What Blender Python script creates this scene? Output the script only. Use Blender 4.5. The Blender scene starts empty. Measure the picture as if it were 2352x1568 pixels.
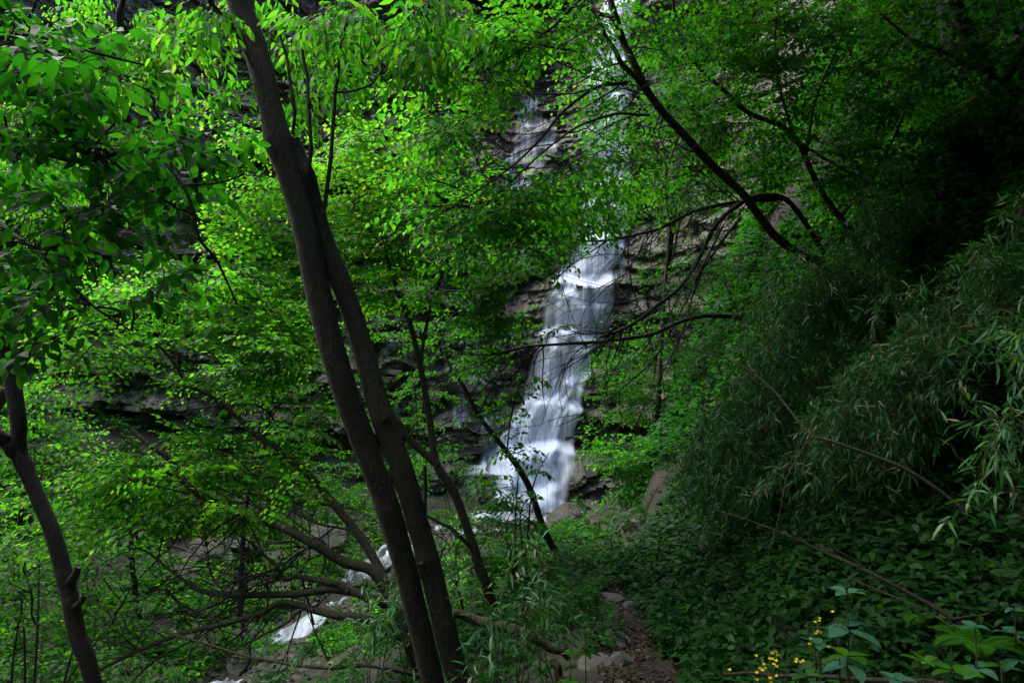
import bpy, math, random
import numpy as np
from mathutils import Matrix, Vector

# ------------------------------------------------------------------ camera, sky, sun, exposure
sc = bpy.context.scene
COL = sc.collection
PITCH = math.radians(4.0)
CAM = np.array([0.0, 0.0, 1.6])
cd = bpy.data.cameras.new('camera'); cam = bpy.data.objects.new('camera', cd); COL.objects.link(cam)
cam.location = CAM; cam.rotation_euler = (math.pi / 2 + PITCH, 0, 0)
cd.lens = 24; cd.sensor_width = 36; cd.clip_start = 0.05; cd.clip_end = 500
sc.camera = cam

SUN_EL, SUN_AZ = math.radians(57), math.radians(-78)      # azimuth from +Y towards +X
w = bpy.data.worlds.new('World'); sc.world = w; w.use_nodes = True
nt = w.node_tree; nt.nodes.clear()
sky = nt.nodes.new('ShaderNodeTexSky'); sky.sky_type = 'NISHITA'; sky.sun_disc = False
sky.sun_elevation = SUN_EL; sky.sun_rotation = SUN_AZ; sky.altitude = 600
sky.air_density = 1.0; sky.dust_density = 2.5; sky.ozone_density = 1.0
bg = nt.nodes.new('ShaderNodeBackground'); bg.inputs[1].default_value = 0.092
wo = nt.nodes.new('ShaderNodeOutputWorld')
nt.links.new(sky.outputs[0], bg.inputs[0]); nt.links.new(bg.outputs[0], wo.inputs[0])
sl = bpy.data.lights.new('sun', 'SUN'); sl.energy = 1.5; sl.angle = math.radians(62); sl.color = (1.0, 0.97, 0.9)
so = bpy.data.objects.new('sun', sl); COL.objects.link(so)
sdir = Vector((math.sin(SUN_AZ) * math.cos(SUN_EL), math.cos(SUN_AZ) * math.cos(SUN_EL), math.sin(SUN_EL)))
so.rotation_euler = sdir.to_track_quat('Z', 'Y').to_euler(); so.location = (-10, 8, 40)
sc.view_settings.view_transform = 'Standard'; sc.view_settings.look = 'None'
sc.view_settings.exposure = 2.85; sc.view_settings.gamma = 1.0; sc.view_settings.use_curve_mapping = False
sc.cycles.use_denoising = True
try: sc.cycles.denoiser = 'OPENIMAGEDENOISE'
except Exception: pass
sc.cycles.max_bounces = 7; sc.cycles.diffuse_bounces = 4; sc.cycles.transparent_max_bounces = 12
sc.cycles.transmission_bounces = 5; sc.cycles.glossy_bounces = 2
sc.cycles.sample_clamp_indirect = 4.0

# ------------------------------------------------------------------ numeric helpers
RNG = np.random.default_rng(7)
FW = np.array([0, math.cos(PITCH), math.sin(PITCH)]); UP = np.array([0, -math.sin(PITCH), math.cos(PITCH)]); RT = np.array([1., 0, 0])
def P(px, py, d):
    "point seen at (px,py) of a 2352x1568 view, d metres ahead"
    return CAM + d * (FW + RT * ((px - 1176) / 1568) + UP * ((784 - py) / 1568))
def project(p):
    q = np.asarray(p) - CAM; d = q @ FW
    return 1176 + 1568 * (q @ RT) / d, 784 - 1568 * (q @ UP) / d, d
def hsh(*a):
    h = np.zeros(np.broadcast(*a).shape, dtype=np.uint64) + np.uint64(0x9E3779B97F4A7C15)
    for k in a:
        h = h ^ (np.asarray(k).astype(np.int64).astype(np.uint64) * np.uint64(0xC2B2AE3D27D4EB4F))
        h = (h ^ (h >> np.uint64(29))) * np.uint64(0xBF58476D1CE4E5B9); h = h ^ (h >> np.uint64(32))
    return (h >> np.uint64(11)).astype(np.float64) / float(1 << 53)
def vn(x, y, z=None, seed=0):
    x = np.asarray(x, float); y = np.asarray(y, float); z = np.zeros_like(x + y) if z is None else np.asarray(z, float)
    x, y, z = np.broadcast_arrays(x, y, z)
    i, j, k = np.floor(x), np.floor(y), np.floor(z); f, g, h = x - i, y - j, z - k
    f, g, h = [t * t * (3 - 2 * t) for t in (f, g, h)]
    r = 0
    for a in (0, 1):
        for b in (0, 1):
            for c in (0, 1):
                r = r + hsh(i + a, j + b, k + c, seed) * (f if a else 1 - f) * (g if b else 1 - g) * (h if c else 1 - h)
    return r * 2 - 1
def fbm(x, y, z=None, o=4, seed=0):
    r = 0; a = 1.0; s = 1.0
    for q in range(o):
        r = r + a * vn(np.asarray(x) * s, np.asarray(y) * s, None if z is None else np.asarray(z) * s, seed + q); a *= .5; s *= 2.03
    return r
def nrm(v): return v / np.maximum(np.linalg.norm(v, axis=-1, keepdims=True), 1e-9)
def smooth(pts, n=10):
    p = np.asarray(pts, float)
    if len(p) < 3: return np.array([p[0] + (p[-1] - p[0]) * t for t in np.linspace(0, 1, n)])
    q = np.vstack([2 * p[0] - p[1], p, 2 * p[-1] - p[-2]]); out = []
    for i in range(1, len(q) - 2):
        for t in np.linspace(0, 1, n, endpoint=False):
            a, b, c, d = q[i - 1], q[i], q[i + 1], q[i + 2]
            out.append(.5 * (2 * b + (c - a) * t + (2 * a - 5 * b + 4 * c - d) * t * t + (3 * b - a - 3 * c + d) * t ** 3))
    out.append(p[-1]); return np.array(out)

# ------------------------------------------------------------------ mesh helpers
def mesh(name, v, f, mat=None, smooth_=True, var=None, uv=None):
    "f: list of index arrays (each (n,3) or (n,4))"
    v = np.asarray(v, np.float32); f = [np.asarray(q, np.int32) for q in (f if isinstance(f, list) else [f]) if len(q)]
    me = bpy.data.meshes.new(name); me.vertices.add(len(v)); me.vertices.foreach_set('co', v.ravel())
    loops = np.concatenate([q.ravel() for q in f]); tot = np.concatenate([np.full(len(q), q.shape[1], np.int32) for q in f])
    me.loops.add(len(loops)); me.loops.foreach_set('vertex_index', loops)
    me.polygons.add(len(tot)); st = np.zeros(len(tot), np.int32); st[1:] = np.cumsum(tot)[:-1]
    me.polygons.foreach_set('loop_start', st)
    me.polygons.foreach_set('use_smooth', np.full(len(tot), smooth_))
    if var is not None:
        a = me.attributes.new('var', 'FLOAT', 'POINT'); a.data.foreach_set('value', np.asarray(var, np.float32))
    if uv is not None:
        u = me.uv_layers.new(name='flow'); u.data.foreach_set('uv', np.asarray(uv, np.float32)[loops].ravel())
    me.update(calc_edges=True)
    if mat: me.materials.append(mat)
    return me
def link(name, me, parent=None, **kw):
    o = bpy.data.objects.new(name, me); COL.objects.link(o)
    if parent is not None: o.parent = parent
    for k, x in kw.items(): o[k] = x
    return o
def empty(name, loc, **kw):
    o = bpy.data.objects.new(name, None); COL.objects.link(o); o.location = loc; o.empty_display_size = .1
    for k, x in kw.items(): o[k] = x
    return o
def part(name, v, f, mat, root, **kw):
    "a part mesh; v in world coordinates, stored relative to its root"
    sm = kw.pop('smooth_', True); var = kw.pop('var', None); uv = kw.pop('uv', None)
    return link(name, mesh(name, np.asarray(v) - np.array(root.location), f, mat, sm, var, uv), root, **kw)
def thing(name, v, f, mat, loc, **kw):
    sm = kw.pop('smooth_', True)
    o = link(name, mesh(name, np.asarray(v) - np.array(loc), f, mat, sm), None, **kw); o.location = loc; return o
def tubes(pts, rad, sides=4, cap=False):
    "N polylines of K points at once"
    pts = np.asarray(pts, float); rad = np.asarray(rad, float)
    if pts.ndim == 2: pts = pts[None]; rad = rad[None]
    N, K, _ = pts.shape
    tan = nrm(np.gradient(pts, axis=1)); ref = nrm(pts[:, -1] - pts[:, 0])
    aux = np.where(np.abs(ref[:, 2:3]) > .8, np.array([[1., 0, 0]]), np.array([[0, 0, 1.]]))
    aux = np.repeat(aux[:, None], K, 1)
    a = nrm(np.cross(tan, aux)); b = np.cross(tan, a)
    th = np.arange(sides) * 2 * math.pi / sides
    v = pts[:, :, None] + rad[:, :, None, None] * (np.cos(th)[None, None, :, None] * a[:, :, None] + np.sin(th)[None, None, :, None] * b[:, :, None])
    idx = np.arange(N * K * sides).reshape(N, K, sides)
    nx = np.roll(idx, -1, 2)
    f = np.stack([idx[:, :-1], idx[:, 1:], nx[:, 1:], nx[:, :-1]], -1)[..., ::-1].reshape(-1, 4)
    V = v.reshape(-1, 3); F = [f]
    if cap:
        c0 = len(V); V = np.vstack([V, pts[:, 0], pts[:, -1]])
        t0 = np.stack([np.broadcast_to((c0 + np.arange(N))[:, None], (N, sides)), idx[:, 0], nx[:, 0]], -1).reshape(-1, 3)
        t1 = np.stack([np.broadcast_to((c0 + N + np.arange(N))[:, None], (N, sides)), nx[:, -1], idx[:, -1]], -1).reshape(-1, 3)
        F.append(np.vstack([t0, t1]))
    return V, F
def joinvf(parts):
    V = []; F3 = []; F4 = []; n = 0
    for v, f in parts:
        V.append(v)
        for q in f:
            if len(q): (F3 if q.shape[1] == 3 else F4).append(q + n)
        n += len(v)
    return np.vstack(V), [np.vstack(q) for q in (F4, F3) if q]
def bark_tube(pts, rad, sides=18, seed=0, rough=.06, knots=()):
    pts = np.asarray(pts, float); rad = np.asarray(rad, float)
    v, f = tubes(pts, rad, sides, cap=True)
    K = len(pts); ring = v[:K * sides].reshape(K, sides, 3); d = ring - pts[:, None]
    n = fbm(ring[..., 0] * 9, ring[..., 1] * 9, ring[..., 2] * 4, 4, seed) * rough + vn(ring[..., 0] * 1.5, ring[..., 1] * 1.5, ring[..., 2] * 3, seed + 9) * rough * .9
    s = 1 + n
    for kp, kr, ka in knots:
        dist = np.linalg.norm(ring - np.asarray(kp), axis=-1); s = s + ka * np.exp(-(dist / kr) ** 2)
    v[:K * sides] = (pts[:, None] + d * s[..., None]).reshape(-1, 3)
    return v, f

# ------------------------------------------------------------------ materials
def newmat(name):
    m = bpy.data.materials.new(name); m.use_nodes = True; n = m.node_tree; n.nodes.clear()
    o = n.nodes.new('ShaderNodeOutputMaterial'); return m, n, o
def N(n, t, **kw):
    x = n.nodes.new(t)
    for k, q in kw.items():
        if k.startswith('i_'):
            k2 = k[2:]; x.inputs[int(k2) if k2.isdigit() else k2.replace('_', ' ')].default_value = q
        else: setattr(x, k, q)
    return x
def ramp(n, stops):
    r = n.nodes.new('ShaderNodeValToRGB'); e = r.color_ramp.elements
    e[0].position, e[0].color = stops[0][0], (*stops[0][1], 1)
    e[1].position, e[1].color = stops[-1][0], (*stops[-1][1], 1)
    for p, c in stops[1:-1]: q = e.new(p); q.color = (*c, 1)
    return r
def leafmat(name, refl, trans, mix=.45, rough=.5, spec=.2, namp=.5):
    "refl / trans: colour stops over the per-leaf attribute 'var'"
    m, n, o = newmat(name); L = n.links.new
    a = N(n, 'ShaderNodeAttribute', attribute_name='var')
    tc = N(n, 'ShaderNodeTexCoord'); nz = N(n, 'ShaderNodeTexNoise', i_Scale=0.9, i_Detail=2.0); L(tc.outputs['Object'], nz.inputs['Vector'])
    ad = N(n, 'ShaderNodeMath', operation='MULTIPLY_ADD', i_1=namp, i_2=-namp / 2); L(nz.outputs[0], ad.inputs[0])
    su = N(n, 'ShaderNodeMath', operation='ADD', use_clamp=True); L(a.outputs['Fac'], su.inputs[0]); L(ad.outputs[0], su.inputs[1])
    r1 = ramp(n, refl); r2 = ramp(n, trans); L(su.outputs[0], r1.inputs[0]); L(su.outputs[0], r2.inputs[0])
    p = N(n, 'ShaderNodeBsdfPrincipled'); L(r1.outputs[0], p.inputs['Base Color']); p.inputs['Roughness'].default_value = rough
    p.inputs['Specular IOR Level'].default_value = spec
    t = N(n, 'ShaderNodeBsdfTranslucent'); L(r2.outputs[0], t.inputs[0])
    mx = N(n, 'ShaderNodeMixShader', i_0=mix); L(p.outputs[0], mx.inputs[1]); L(t.outputs[0], mx.inputs[2]); L(mx.outputs[0], o.inputs[0])
    return m
def rockmat(name, stops, scale=1.0, zs=3.0, bump=.5, rough=.7, moss=0.0, wet=.4):
    m, n, o = newmat(name); L = n.links.new
    tc = N(n, 'ShaderNodeTexCoord'); mp = N(n, 'ShaderNodeMapping'); mp.inputs['Scale'].default_value = (scale, scale, scale * zs)
    L(tc.outputs['Object'], mp.inputs[0])
    n1 = N(n, 'ShaderNodeTexNoise', i_Scale=.8, i_Detail=8.0, i_Roughness=.65); L(mp.outputs[0], n1.inputs['Vector'])
    n2 = N(n, 'ShaderNodeTexNoise', i_Scale=9.0, i_Detail=8.0, i_Roughness=.7); L(mp.outputs[0], n2.inputs['Vector'])
    r = ramp(n, stops); L(n1.outputs[0], r.inputs[0])
    r2 = ramp(n, [(.3, (.45, .45, .45)), (.7, (1.25, 1.2, 1.15))]); L(n2.outputs[0], r2.inputs[0])
    mu = N(n, 'ShaderNodeMix', data_type='RGBA', blend_type='MULTIPLY'); mu.inputs[0].default_value = 1
    L(r.outputs[0], mu.inputs[6]); L(r2.outputs[0], mu.inputs[7]); col = mu.outputs[2]
    if moss > 0:
        g = N(n, 'ShaderNodeNewGeometry'); sx = N(n, 'ShaderNodeSeparateXYZ'); L(g.outputs['Normal'], sx.inputs[0])
        n3 = N(n, 'ShaderNodeTexNoise', i_Scale=1.7, i_Detail=6.0); L(tc.outputs['Object'], n3.inputs['Vector'])
        a = N(n, 'ShaderNodeMath', operation='MULTIPLY_ADD', i_1=.35, i_2=-.86 + moss * .3); L(sx.outputs[2], a.inputs[0])
        b = N(n, 'ShaderNodeMath', operation='ADD'); L(a.outputs[0], b.inputs[0]); L(n3.outputs[0], b.inputs[1])
        c = N(n, 'ShaderNodeMath', operation='MULTIPLY', i_1=6.0, use_clamp=True); L(b.outputs[0], c.inputs[0])
        mg = ramp(n, [(.3, (.012, .022, .004)), (.7, (.045, .075, .012))]); L(n2.outputs[0], mg.inputs[0])
        mm = N(n, 'ShaderNodeMix', data_type='RGBA'); L(c.outputs[0], mm.inputs[0]); L(col, mm.inputs[6]); L(mg.outputs[0], mm.inputs[7]); col = mm.outputs[2]
    p = N(n, 'ShaderNodeBsdfPrincipled'); L(col, p.inputs['Base Color'])
    r3 = ramp(n, [(.35, (rough - wet,) * 3), (.65, (rough,) * 3)]); L(n1.outputs[0], r3.inputs[0]); L(r3.outputs[0], p.inputs['Roughness'])
    bp = N(n, 'ShaderNodeBump', i_Strength=bump, i_Distance=.06); L(n2.outputs[0], bp.inputs['Height']); L(bp.outputs[0], p.inputs['Normal'])
    L(p.outputs[0], o.inputs[0]); return m
def barkmat(name, c0, c1, moss=(.03, .042, .010), mf=.65, sc_=1.0):
    m, n, o = newmat(name); L = n.links.new
    tc = N(n, 'ShaderNodeTexCoord'); mp = N(n, 'ShaderNodeMapping'); mp.inputs['Scale'].default_value = (28 * sc_, 28 * sc_, 7 * sc_); L(tc.outputs['Object'], mp.inputs[0])
    n1 = N(n, 'ShaderNodeTexNoise', i_Scale=2.2, i_Detail=7.0, i_Roughness=.7); L(mp.outputs[0], n1.inputs['Vector'])
    n2 = N(n, 'ShaderNodeTexNoise', i_Scale=2.6, i_Detail=5.0); L(tc.outputs['Object'], n2.inputs['Vector'])
    n4 = N(n, 'ShaderNodeTexNoise', i_Scale=55.0 * sc_, i_Detail=4.0, i_Roughness=.75); L(tc.outputs['Object'], n4.inputs['Vector'])
    r = ramp(n, [(.40, c0), (.62, c1)]); L(n1.outputs[0], r.inputs[0])
    r4 = ramp(n, [(.56, (0, 0, 0)), (.68, (1, 1, 1))]); L(n4.outputs[0], r4.inputs[0])
    ml = N(n, 'ShaderNodeMix', data_type='RGBA'); L(r4.outputs[0], ml.inputs[0]); L(r.outputs[0], ml.inputs[6]); ml.inputs[7].default_value = (c1[0] * 2.3, c1[1] * 2.4, c1[2] * 2.4, 1)
    r2 = ramp(n, [(.42, (0, 0, 0)), (.66, (mf, mf, mf))]); L(n2.outputs[0], r2.inputs[0])
    mx = N(n, 'ShaderNodeMix', data_type='RGBA'); L(r2.outputs[0], mx.inputs[0]); L(ml.outputs[2], mx.inputs[6]); mx.inputs[7].default_value = (*moss, 1)
    p = N(n, 'ShaderNodeBsdfPrincipled', i_Roughness=.85); L(mx.outputs[2], p.inputs['Base Color'])
    bp = N(n, 'ShaderNodeBump', i_Strength=1.0, i_Distance=.03); L(n1.outputs[0], bp.inputs['Height']); L(bp.outputs[0], p.inputs['Normal'])
    L(p.outputs[0], o.inputs[0]); return m
def watermat(name, su, sv, lo, hi, dens=1.0, seed=0.0, edge=True):
    m, n, o = newmat(name); L = n.links.new
    uv = N(n, 'ShaderNodeUVMap', uv_map='flow'); mp = N(n, 'ShaderNodeMapping'); mp.inputs['Scale'].default_value = (su, sv, 1); mp.inputs['Location'].default_value = (seed, seed * 1.7, seed)
    L(uv.outputs[0], mp.inputs[0])
    n1 = N(n, 'ShaderNodeTexNoise', i_Scale=1.0, i_Detail=5.0, i_Roughness=.6, i_Distortion=.25); L(mp.outputs[0], n1.inputs['Vector'])
    mp2 = N(n, 'ShaderNodeMapping'); mp2.inputs['Scale'].default_value = (su * .22, sv * .9, 1); mp2.inputs['Location'].default_value = (seed + 5, seed, 0); L(uv.outputs[0], mp2.inputs[0])
    n2 = N(n, 'ShaderNodeTexNoise', i_Scale=1.0, i_Detail=2.0); L(mp2.outputs[0], n2.inputs['Vector'])
    ad = N(n, 'ShaderNodeMath', operation='MULTIPLY_ADD', i_1=.55); L(n2.outputs[0], ad.inputs[0])
    hf = N(n, 'ShaderNodeMath', operation='MULTIPLY', i_1=.45); L(n1.outputs[0], hf.inputs[0]); L(hf.outputs[0], ad.inputs[2])
    al = N(n, 'ShaderNodeMapRange', i_1=lo, i_2=hi, i_3=0.0, i_4=dens); al.clamp = True; L(ad.outputs[0], al.inputs[0]); fac = al.outputs[0]
    if edge:
        at = N(n, 'ShaderNodeAttribute', attribute_name='var'); e = N(n, 'ShaderNodeMath', operation='MULTIPLY', use_clamp=True); L(fac, e.inputs[0]); L(at.outputs['Fac'], e.inputs[1]); fac = e.outputs[0]
    p = N(n, 'ShaderNodeBsdfPrincipled', i_Roughness=.45); p.inputs['Base Color'].default_value = (.76, .83, .93, 1)
    p.inputs['Specular IOR Level'].default_value = .25
    tl = N(n, 'ShaderNodeBsdfTranslucent'); tl.inputs[0].default_value = (.76, .84, .95, 1)
    m1 = N(n, 'ShaderNodeMixShader', i_0=.4); L(p.outputs[0], m1.inputs[1]); L(tl.outputs[0], m1.inputs[2])
    tr = N(n, 'ShaderNodeBsdfTransparent'); m2 = N(n, 'ShaderNodeMixShader'); L(fac, m2.inputs[0]); L(tr.outputs[0], m2.inputs[1]); L(m1.outputs[0], m2.inputs[2])
    L(m2.outputs[0], o.inputs[0]); return m

M = {}
M['cliff'] = rockmat('cliff_rock', [(.25, (.022, .020, .017)), (.42, (.07, .062, .05)), (.55, (.115, .10, .08)), (.68, (.15, .11, .066)), (.8, (.18, .16, .135))], .8, 3.2, .8, .75, .55)
M['block'] = rockmat('ledge_rock', [(.25, (.02, .018, .015)), (.45, (.055, .048, .039)), (.6, (.085, .074, .058)), (.75, (.11, .082, .052))], 1.1, 2.5, .7, .75, .25)
M['stone'] = rockmat('path_stone', [(.3, (.045, .045, .038)), (.5, (.085, .083, .072)), (.7, (.14, .136, .12))], 3.0, 1.2, .5, .8, 0, .15)
M['boulder'] = rockmat('stream_boulder', [(.3, (.035, .031, .028)), (.5, (.095, .085, .076)), (.7, (.16, .145, .13))], 1.6, 1.6, 1.0, .7, .35, .35)
M['soil'] = rockmat('forest_soil', [(.3, (.010, .008, .005)), (.5, (.022, .017, .011)), (.7, (.04, .031, .02))], 2.5, 1.0, .9, .95, .2, .1)
M['path'] = rockmat('path_soil', [(.3, (.009, .0075, .005)), (.5, (.018, .015, .010)), (.7, (.034, .028, .02))], 6.0, 1.0, .9, .95, 0, .1)
M['bark'] = barkmat('bark_grey_brown', (.008, .006, .0035), (.060, .044, .026))
M['bark_dark'] = barkmat('bark_dark', (.007, .005, .003), (.028, .020, .012), mf=.3)
M['bark_red'] = barkmat('bark_red_brown', (.014, .009, .006), (.045, .028, .018), mf=.3)
M['bark_pale'] = barkmat('bark_pale', (.06, .05, .033), (.14, .118, .08), mf=.35, sc_=2.0)
M['twig'] = barkmat('twig_bark', (.012, .009, .007), (.03, .023, .016), mf=.2)
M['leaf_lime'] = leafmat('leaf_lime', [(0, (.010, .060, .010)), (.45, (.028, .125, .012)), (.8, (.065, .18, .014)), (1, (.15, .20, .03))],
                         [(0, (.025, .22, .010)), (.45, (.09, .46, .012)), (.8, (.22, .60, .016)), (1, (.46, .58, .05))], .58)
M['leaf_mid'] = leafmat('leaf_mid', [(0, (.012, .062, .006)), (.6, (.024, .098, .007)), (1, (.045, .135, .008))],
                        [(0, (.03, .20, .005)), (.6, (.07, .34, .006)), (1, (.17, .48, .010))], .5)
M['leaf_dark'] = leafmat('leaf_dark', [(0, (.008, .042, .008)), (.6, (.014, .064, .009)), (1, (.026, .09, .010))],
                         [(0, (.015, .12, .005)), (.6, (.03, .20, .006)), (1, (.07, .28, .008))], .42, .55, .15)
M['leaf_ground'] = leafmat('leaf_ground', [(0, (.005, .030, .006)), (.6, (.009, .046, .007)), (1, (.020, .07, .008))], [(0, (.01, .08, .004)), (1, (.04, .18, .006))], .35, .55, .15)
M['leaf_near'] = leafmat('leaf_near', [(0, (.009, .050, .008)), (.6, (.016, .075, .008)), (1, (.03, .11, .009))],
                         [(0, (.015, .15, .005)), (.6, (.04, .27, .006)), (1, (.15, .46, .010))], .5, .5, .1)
M['leaf_bamboo'] = leafmat('leaf_bamboo', [(0, (.016, .070, .024)), (.6, (.046, .15, .050)), (.9, (.10, .22, .08)), (1, (.30, .26, .16))],
                           [(0, (.02, .13, .010)), (.6, (.05, .24, .014)), (.9, (.12, .34, .02)), (1, (.35, .28, .15))], .35, .5, .25, .1)
M['leaf_blue'] = leafmat('leaf_blue_green', [(0, (.02, .075, .045)), (.6, (.03, .10, .06)), (1, (.05, .14, .07))], [(0, (.02, .14, .04)), (1, (.05, .25, .06))], .3, .4)
M['petal'] = leafmat('petal_yellow', [(0, (.55, .42, .02)), (1, (.75, .60, .04))], [(0, (.5, .4, .02)), (1, (.7, .55, .03))], .3, .5)
M['litter'] = leafmat('litter_brown', [(0, (.018, .011, .006)), (.6, (.045, .028, .016)), (1, (.10, .07, .042))], [(0, (.03, .02, .01)), (1, (.1, .06, .03))], .1, .8)
M['culm'] = barkmat('bamboo_culm', (.022, .032, .010), (.06, .068, .022), mf=.1, sc_=.5)

# ------------------------------------------------------------------ terrain of the ravine
SY = np.array([-60, -20, 0, 8, 13.4, 16.6, 19.8, 21.7, 24, 27, 60.]); SX = np.array([-14, -9, -7, -6, -5.3, -4.35, -3.65, -2.5, .2, 1.5, 1.5])
SZ = np.array([-9, -6, -4.8, -4.3, -3.9, -3.6, -3.3, -3.1, -2.95, -2.9, -2.9]); SWd = np.array([1, 1, .7, .45, .32, .36, .5, .95, 1.9, 2.2, 2.2])
PY = np.array([-60, -20, 0, 4, 8, 12, 16, 20, 24, 28, 60.]); PX = np.array([-1, -.6, .5, .82, 1.06, 1.35, 2.05, 3.1, 4.6, 5.5, 5.5])
PZ = np.array([2, 1, 0, -.16, -.42, -1.0, -1.7, -2.3, -2.6, -2.6, -2.6])
def ground(x, y, rough=True):
    x, y = np.broadcast_arrays(np.asarray(x, float), np.asarray(y, float))
    sx, sz, sw = np.interp(y, SY, SX), np.interp(y, SY, SZ), np.interp(y, SY, SWd)
    px, pz = np.interp(y, PY, PX), np.interp(y, PY, PZ)
    a = sx + sw; b = np.maximum(px - .5, a + .3)
    t = np.clip((x - a) / (b - a), 0, 1)
    z = sz + (pz - sz) * (t * .75 + .25 * t * t * (3 - 2 * t))
    lr = np.maximum(x - (px + .45), 0)
    sl_ = np.clip(.45 + .13 * (y - 3), .42, 2.2)
    z = z + np.where(lr > 0, sl_ * lr * np.clip(lr / .5, .4, 1) + np.maximum(lr - 3.5, 0) * np.clip(1.6 - sl_, 0, 2), 0)
    ll = np.maximum(sx - sw - x, 0)
    z = z + .27 * ll + (.45 + .9 * np.clip((12 - y) / 8, 0, 1)) * np.maximum(ll - 6, 0) + .8 * np.clip(-4 - y, 0, 40)
    off = np.minimum(np.clip(np.abs(x - px) / .9 - .4, 0, 1), 1)
    if rough:
        z = z + off * (fbm(x * .45, y * .45, None, 4, 3) * .16 + fbm(x * 2.2, y * 2.2, None, 3, 5) * .05) + (1 - off) * fbm(x * 3, y * 3, None, 3, 6) * .02
        z = z + np.clip(lr - 2, 0, 6) * .12 * fbm(x * .3, y * .3, None, 3, 8)
    return z
def G(x, y): return float(ground(np.array([x]), np.array([y]))[0])
def axis_grid(c, fine, lim_lo, lim_hi, lo, hi):
    out = [c0 for c0 in np.arange(lo, hi + 1e-6, fine)]; s = fine; q = hi
    while q < lim_hi: s *= 1.18; q += s; out.append(q)
    s = fine; q = lo
    while q > lim_lo: s *= 1.18; q -= s; out.insert(0, q)
    return np.array(out)
gx = axis_grid(0, .12, -80, 60, -9, 6); gy = axis_grid(0, .12, -70, 30, 1.5, 25)
GX, GY = np.meshgrid(gx, gy); GZ = ground(GX, GY)
def gridf(h, w_):
    i = np.arange(h * w_).reshape(h, w_); return np.stack([i[:-1, :-1], i[:-1, 1:], i[1:, 1:], i[1:, :-1]], -1).reshape(-1, 4)
link('ground', mesh('ground', np.stack([GX, GY, GZ], -1).reshape(-1, 3), gridf(*GX.shape), M['soil']), kind='structure')
# footpath, a sheet a little above the soil
py_ = np.arange(-1, 8.2, .08); ps = np.linspace(-1, 1, 13)
wdt = .30 + .08 * vn(py_ * .9, py_ * 0, None, 21) - .14 * np.clip(py_ - 6.5, 0, 2)
PXX = np.interp(py_, PY, PX)[:, None] + ps[None] * wdt[:, None]; PYY = np.repeat(py_[:, None], 13, 1)
PZZ = ground(PXX, PYY) + .014 * (1 - ps[None] ** 4) - .006 + .012 * fbm(PXX * 7, PYY * 7, None, 3, 24)
link('path', mesh('path', np.stack([PXX, PYY, PZZ], -1).reshape(-1, 3), gridf(*PXX.shape), M['path']), kind='structure')

# cliff: a graph y = F(x, z)
CX = np.array([-30, -24, -19, -14, -9, -4, 0, 3, 6, 9, 12, 16.]); CY = np.array([2, 9, 15, 20.5, 23.8, 25.2, 25.4, 25.6, 25.2, 24, 21, 16.])
def cliff_s(x, z): return np.interp(x, CX, CY) + .29 * (z + 3) - 0.0
def cliff(x, z):
    x, z = np.broadcast_arrays(np.asarray(x, float), np.asarray(z, float))
    y = cliff_s(x, z) + 1.5 * fbm(x * .11, z * .10, None, 3, 31)
    zq = z + .30 * vn(x * .9, x * 0, None, 35) + .12 * vn(x * 3.3, x * 0, None, 36); LV = np.array([-3.2, -.75, 1.0, 1.75, 4.0, 6.3, 8.4, 11.0, 13.6, 16.5, 19.5, 30.])
    k = np.clip(np.searchsorted(LV, zq, side='right') - 1, 0, len(LV) - 2); lo = LV[k]; hi_ = LV[k + 1]; fr = np.clip((zq - lo) / (hi_ - lo), 0, 1)
    stp = lo + (hi_ - lo) * (.12 * fr + .88 * np.clip((fr - .86) / .14, 0, 1)); wf = np.clip(1.6 - np.abs(x - (.7 + .235 * (z + 3))) / 1.6, 0, 1)
    y = y + wf * .36 * (stp - zq)
    wob = .8 * vn(x * .25, z * .2, None, 41) + .3 * vn(x * .9, z * .6, None, 42) + .08 * vn(x * 3.1, z * 2, None, 43)
    wl = 1 - .65 * wf
    for th, am, bl, sd in ((2.1, .75, 3.0, 51), (.62, .34, 1.3, 52), (.21, .11, .55, 53)):
        q = (z + wob + .05 * x) / th; li = np.floor(q); fr = q - li
        cell = np.floor(x / bl + hsh(li, sd) * 7 + .22 * vn(x * 1.1, z * .9, None, sd + 5)); am = am * wl; y = y + am * (hsh(li, sd + 1) - .5) + am * .75 * (hsh(li, cell, sd + 2) - .5) + am * .35 * fr
        xe = np.abs((x / bl + hsh(li, sd) * 7) % 1 - .5) * 2
        y = y + am * .35 * np.clip((xe - .93) / .07, 0, 1) + am * .4 * np.clip((fr - .93) / .07, 0, 1)
    return y + .30 * fbm(x * .8, z * 1.0, None, 3, 60) + .10 * fbm(x * 3, z * 4, None, 3, 61)
def cliff_grid(x0, x1, nx_, z0, z1, nz_):
    X, Z = np.meshgrid(np.linspace(x0, x1, nx_), np.linspace(z0, z1, nz_)); return X, Z
X, Z = cliff_grid(-29, 15.5, 460, -5.2, 27, 380)
Z = -5.2 + (Z + 5.2) / 32.2 * (np.interp(X, [-29, -15, -5, 15], [22, 25, 31, 32.2]))
Yc = cliff(X, Z)
CLIFF = link('cliff', mesh('cliff', np.stack([X, Yc, Z], -1).reshape(-1, 3), gridf(*X.shape), M['cliff'], False), kind='structure')
def hit(px, py):
    d = np.arange(12, 48, .03); p = CAM + d[:, None] * (FW + RT * ((px - 1176) / 1568) + UP * ((784 - py) / 1568))
    k = np.argmax(p[:, 1] >= cliff_s(p[:, 0], p[:, 2]) - .3); return p[k]
import bmesh
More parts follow.
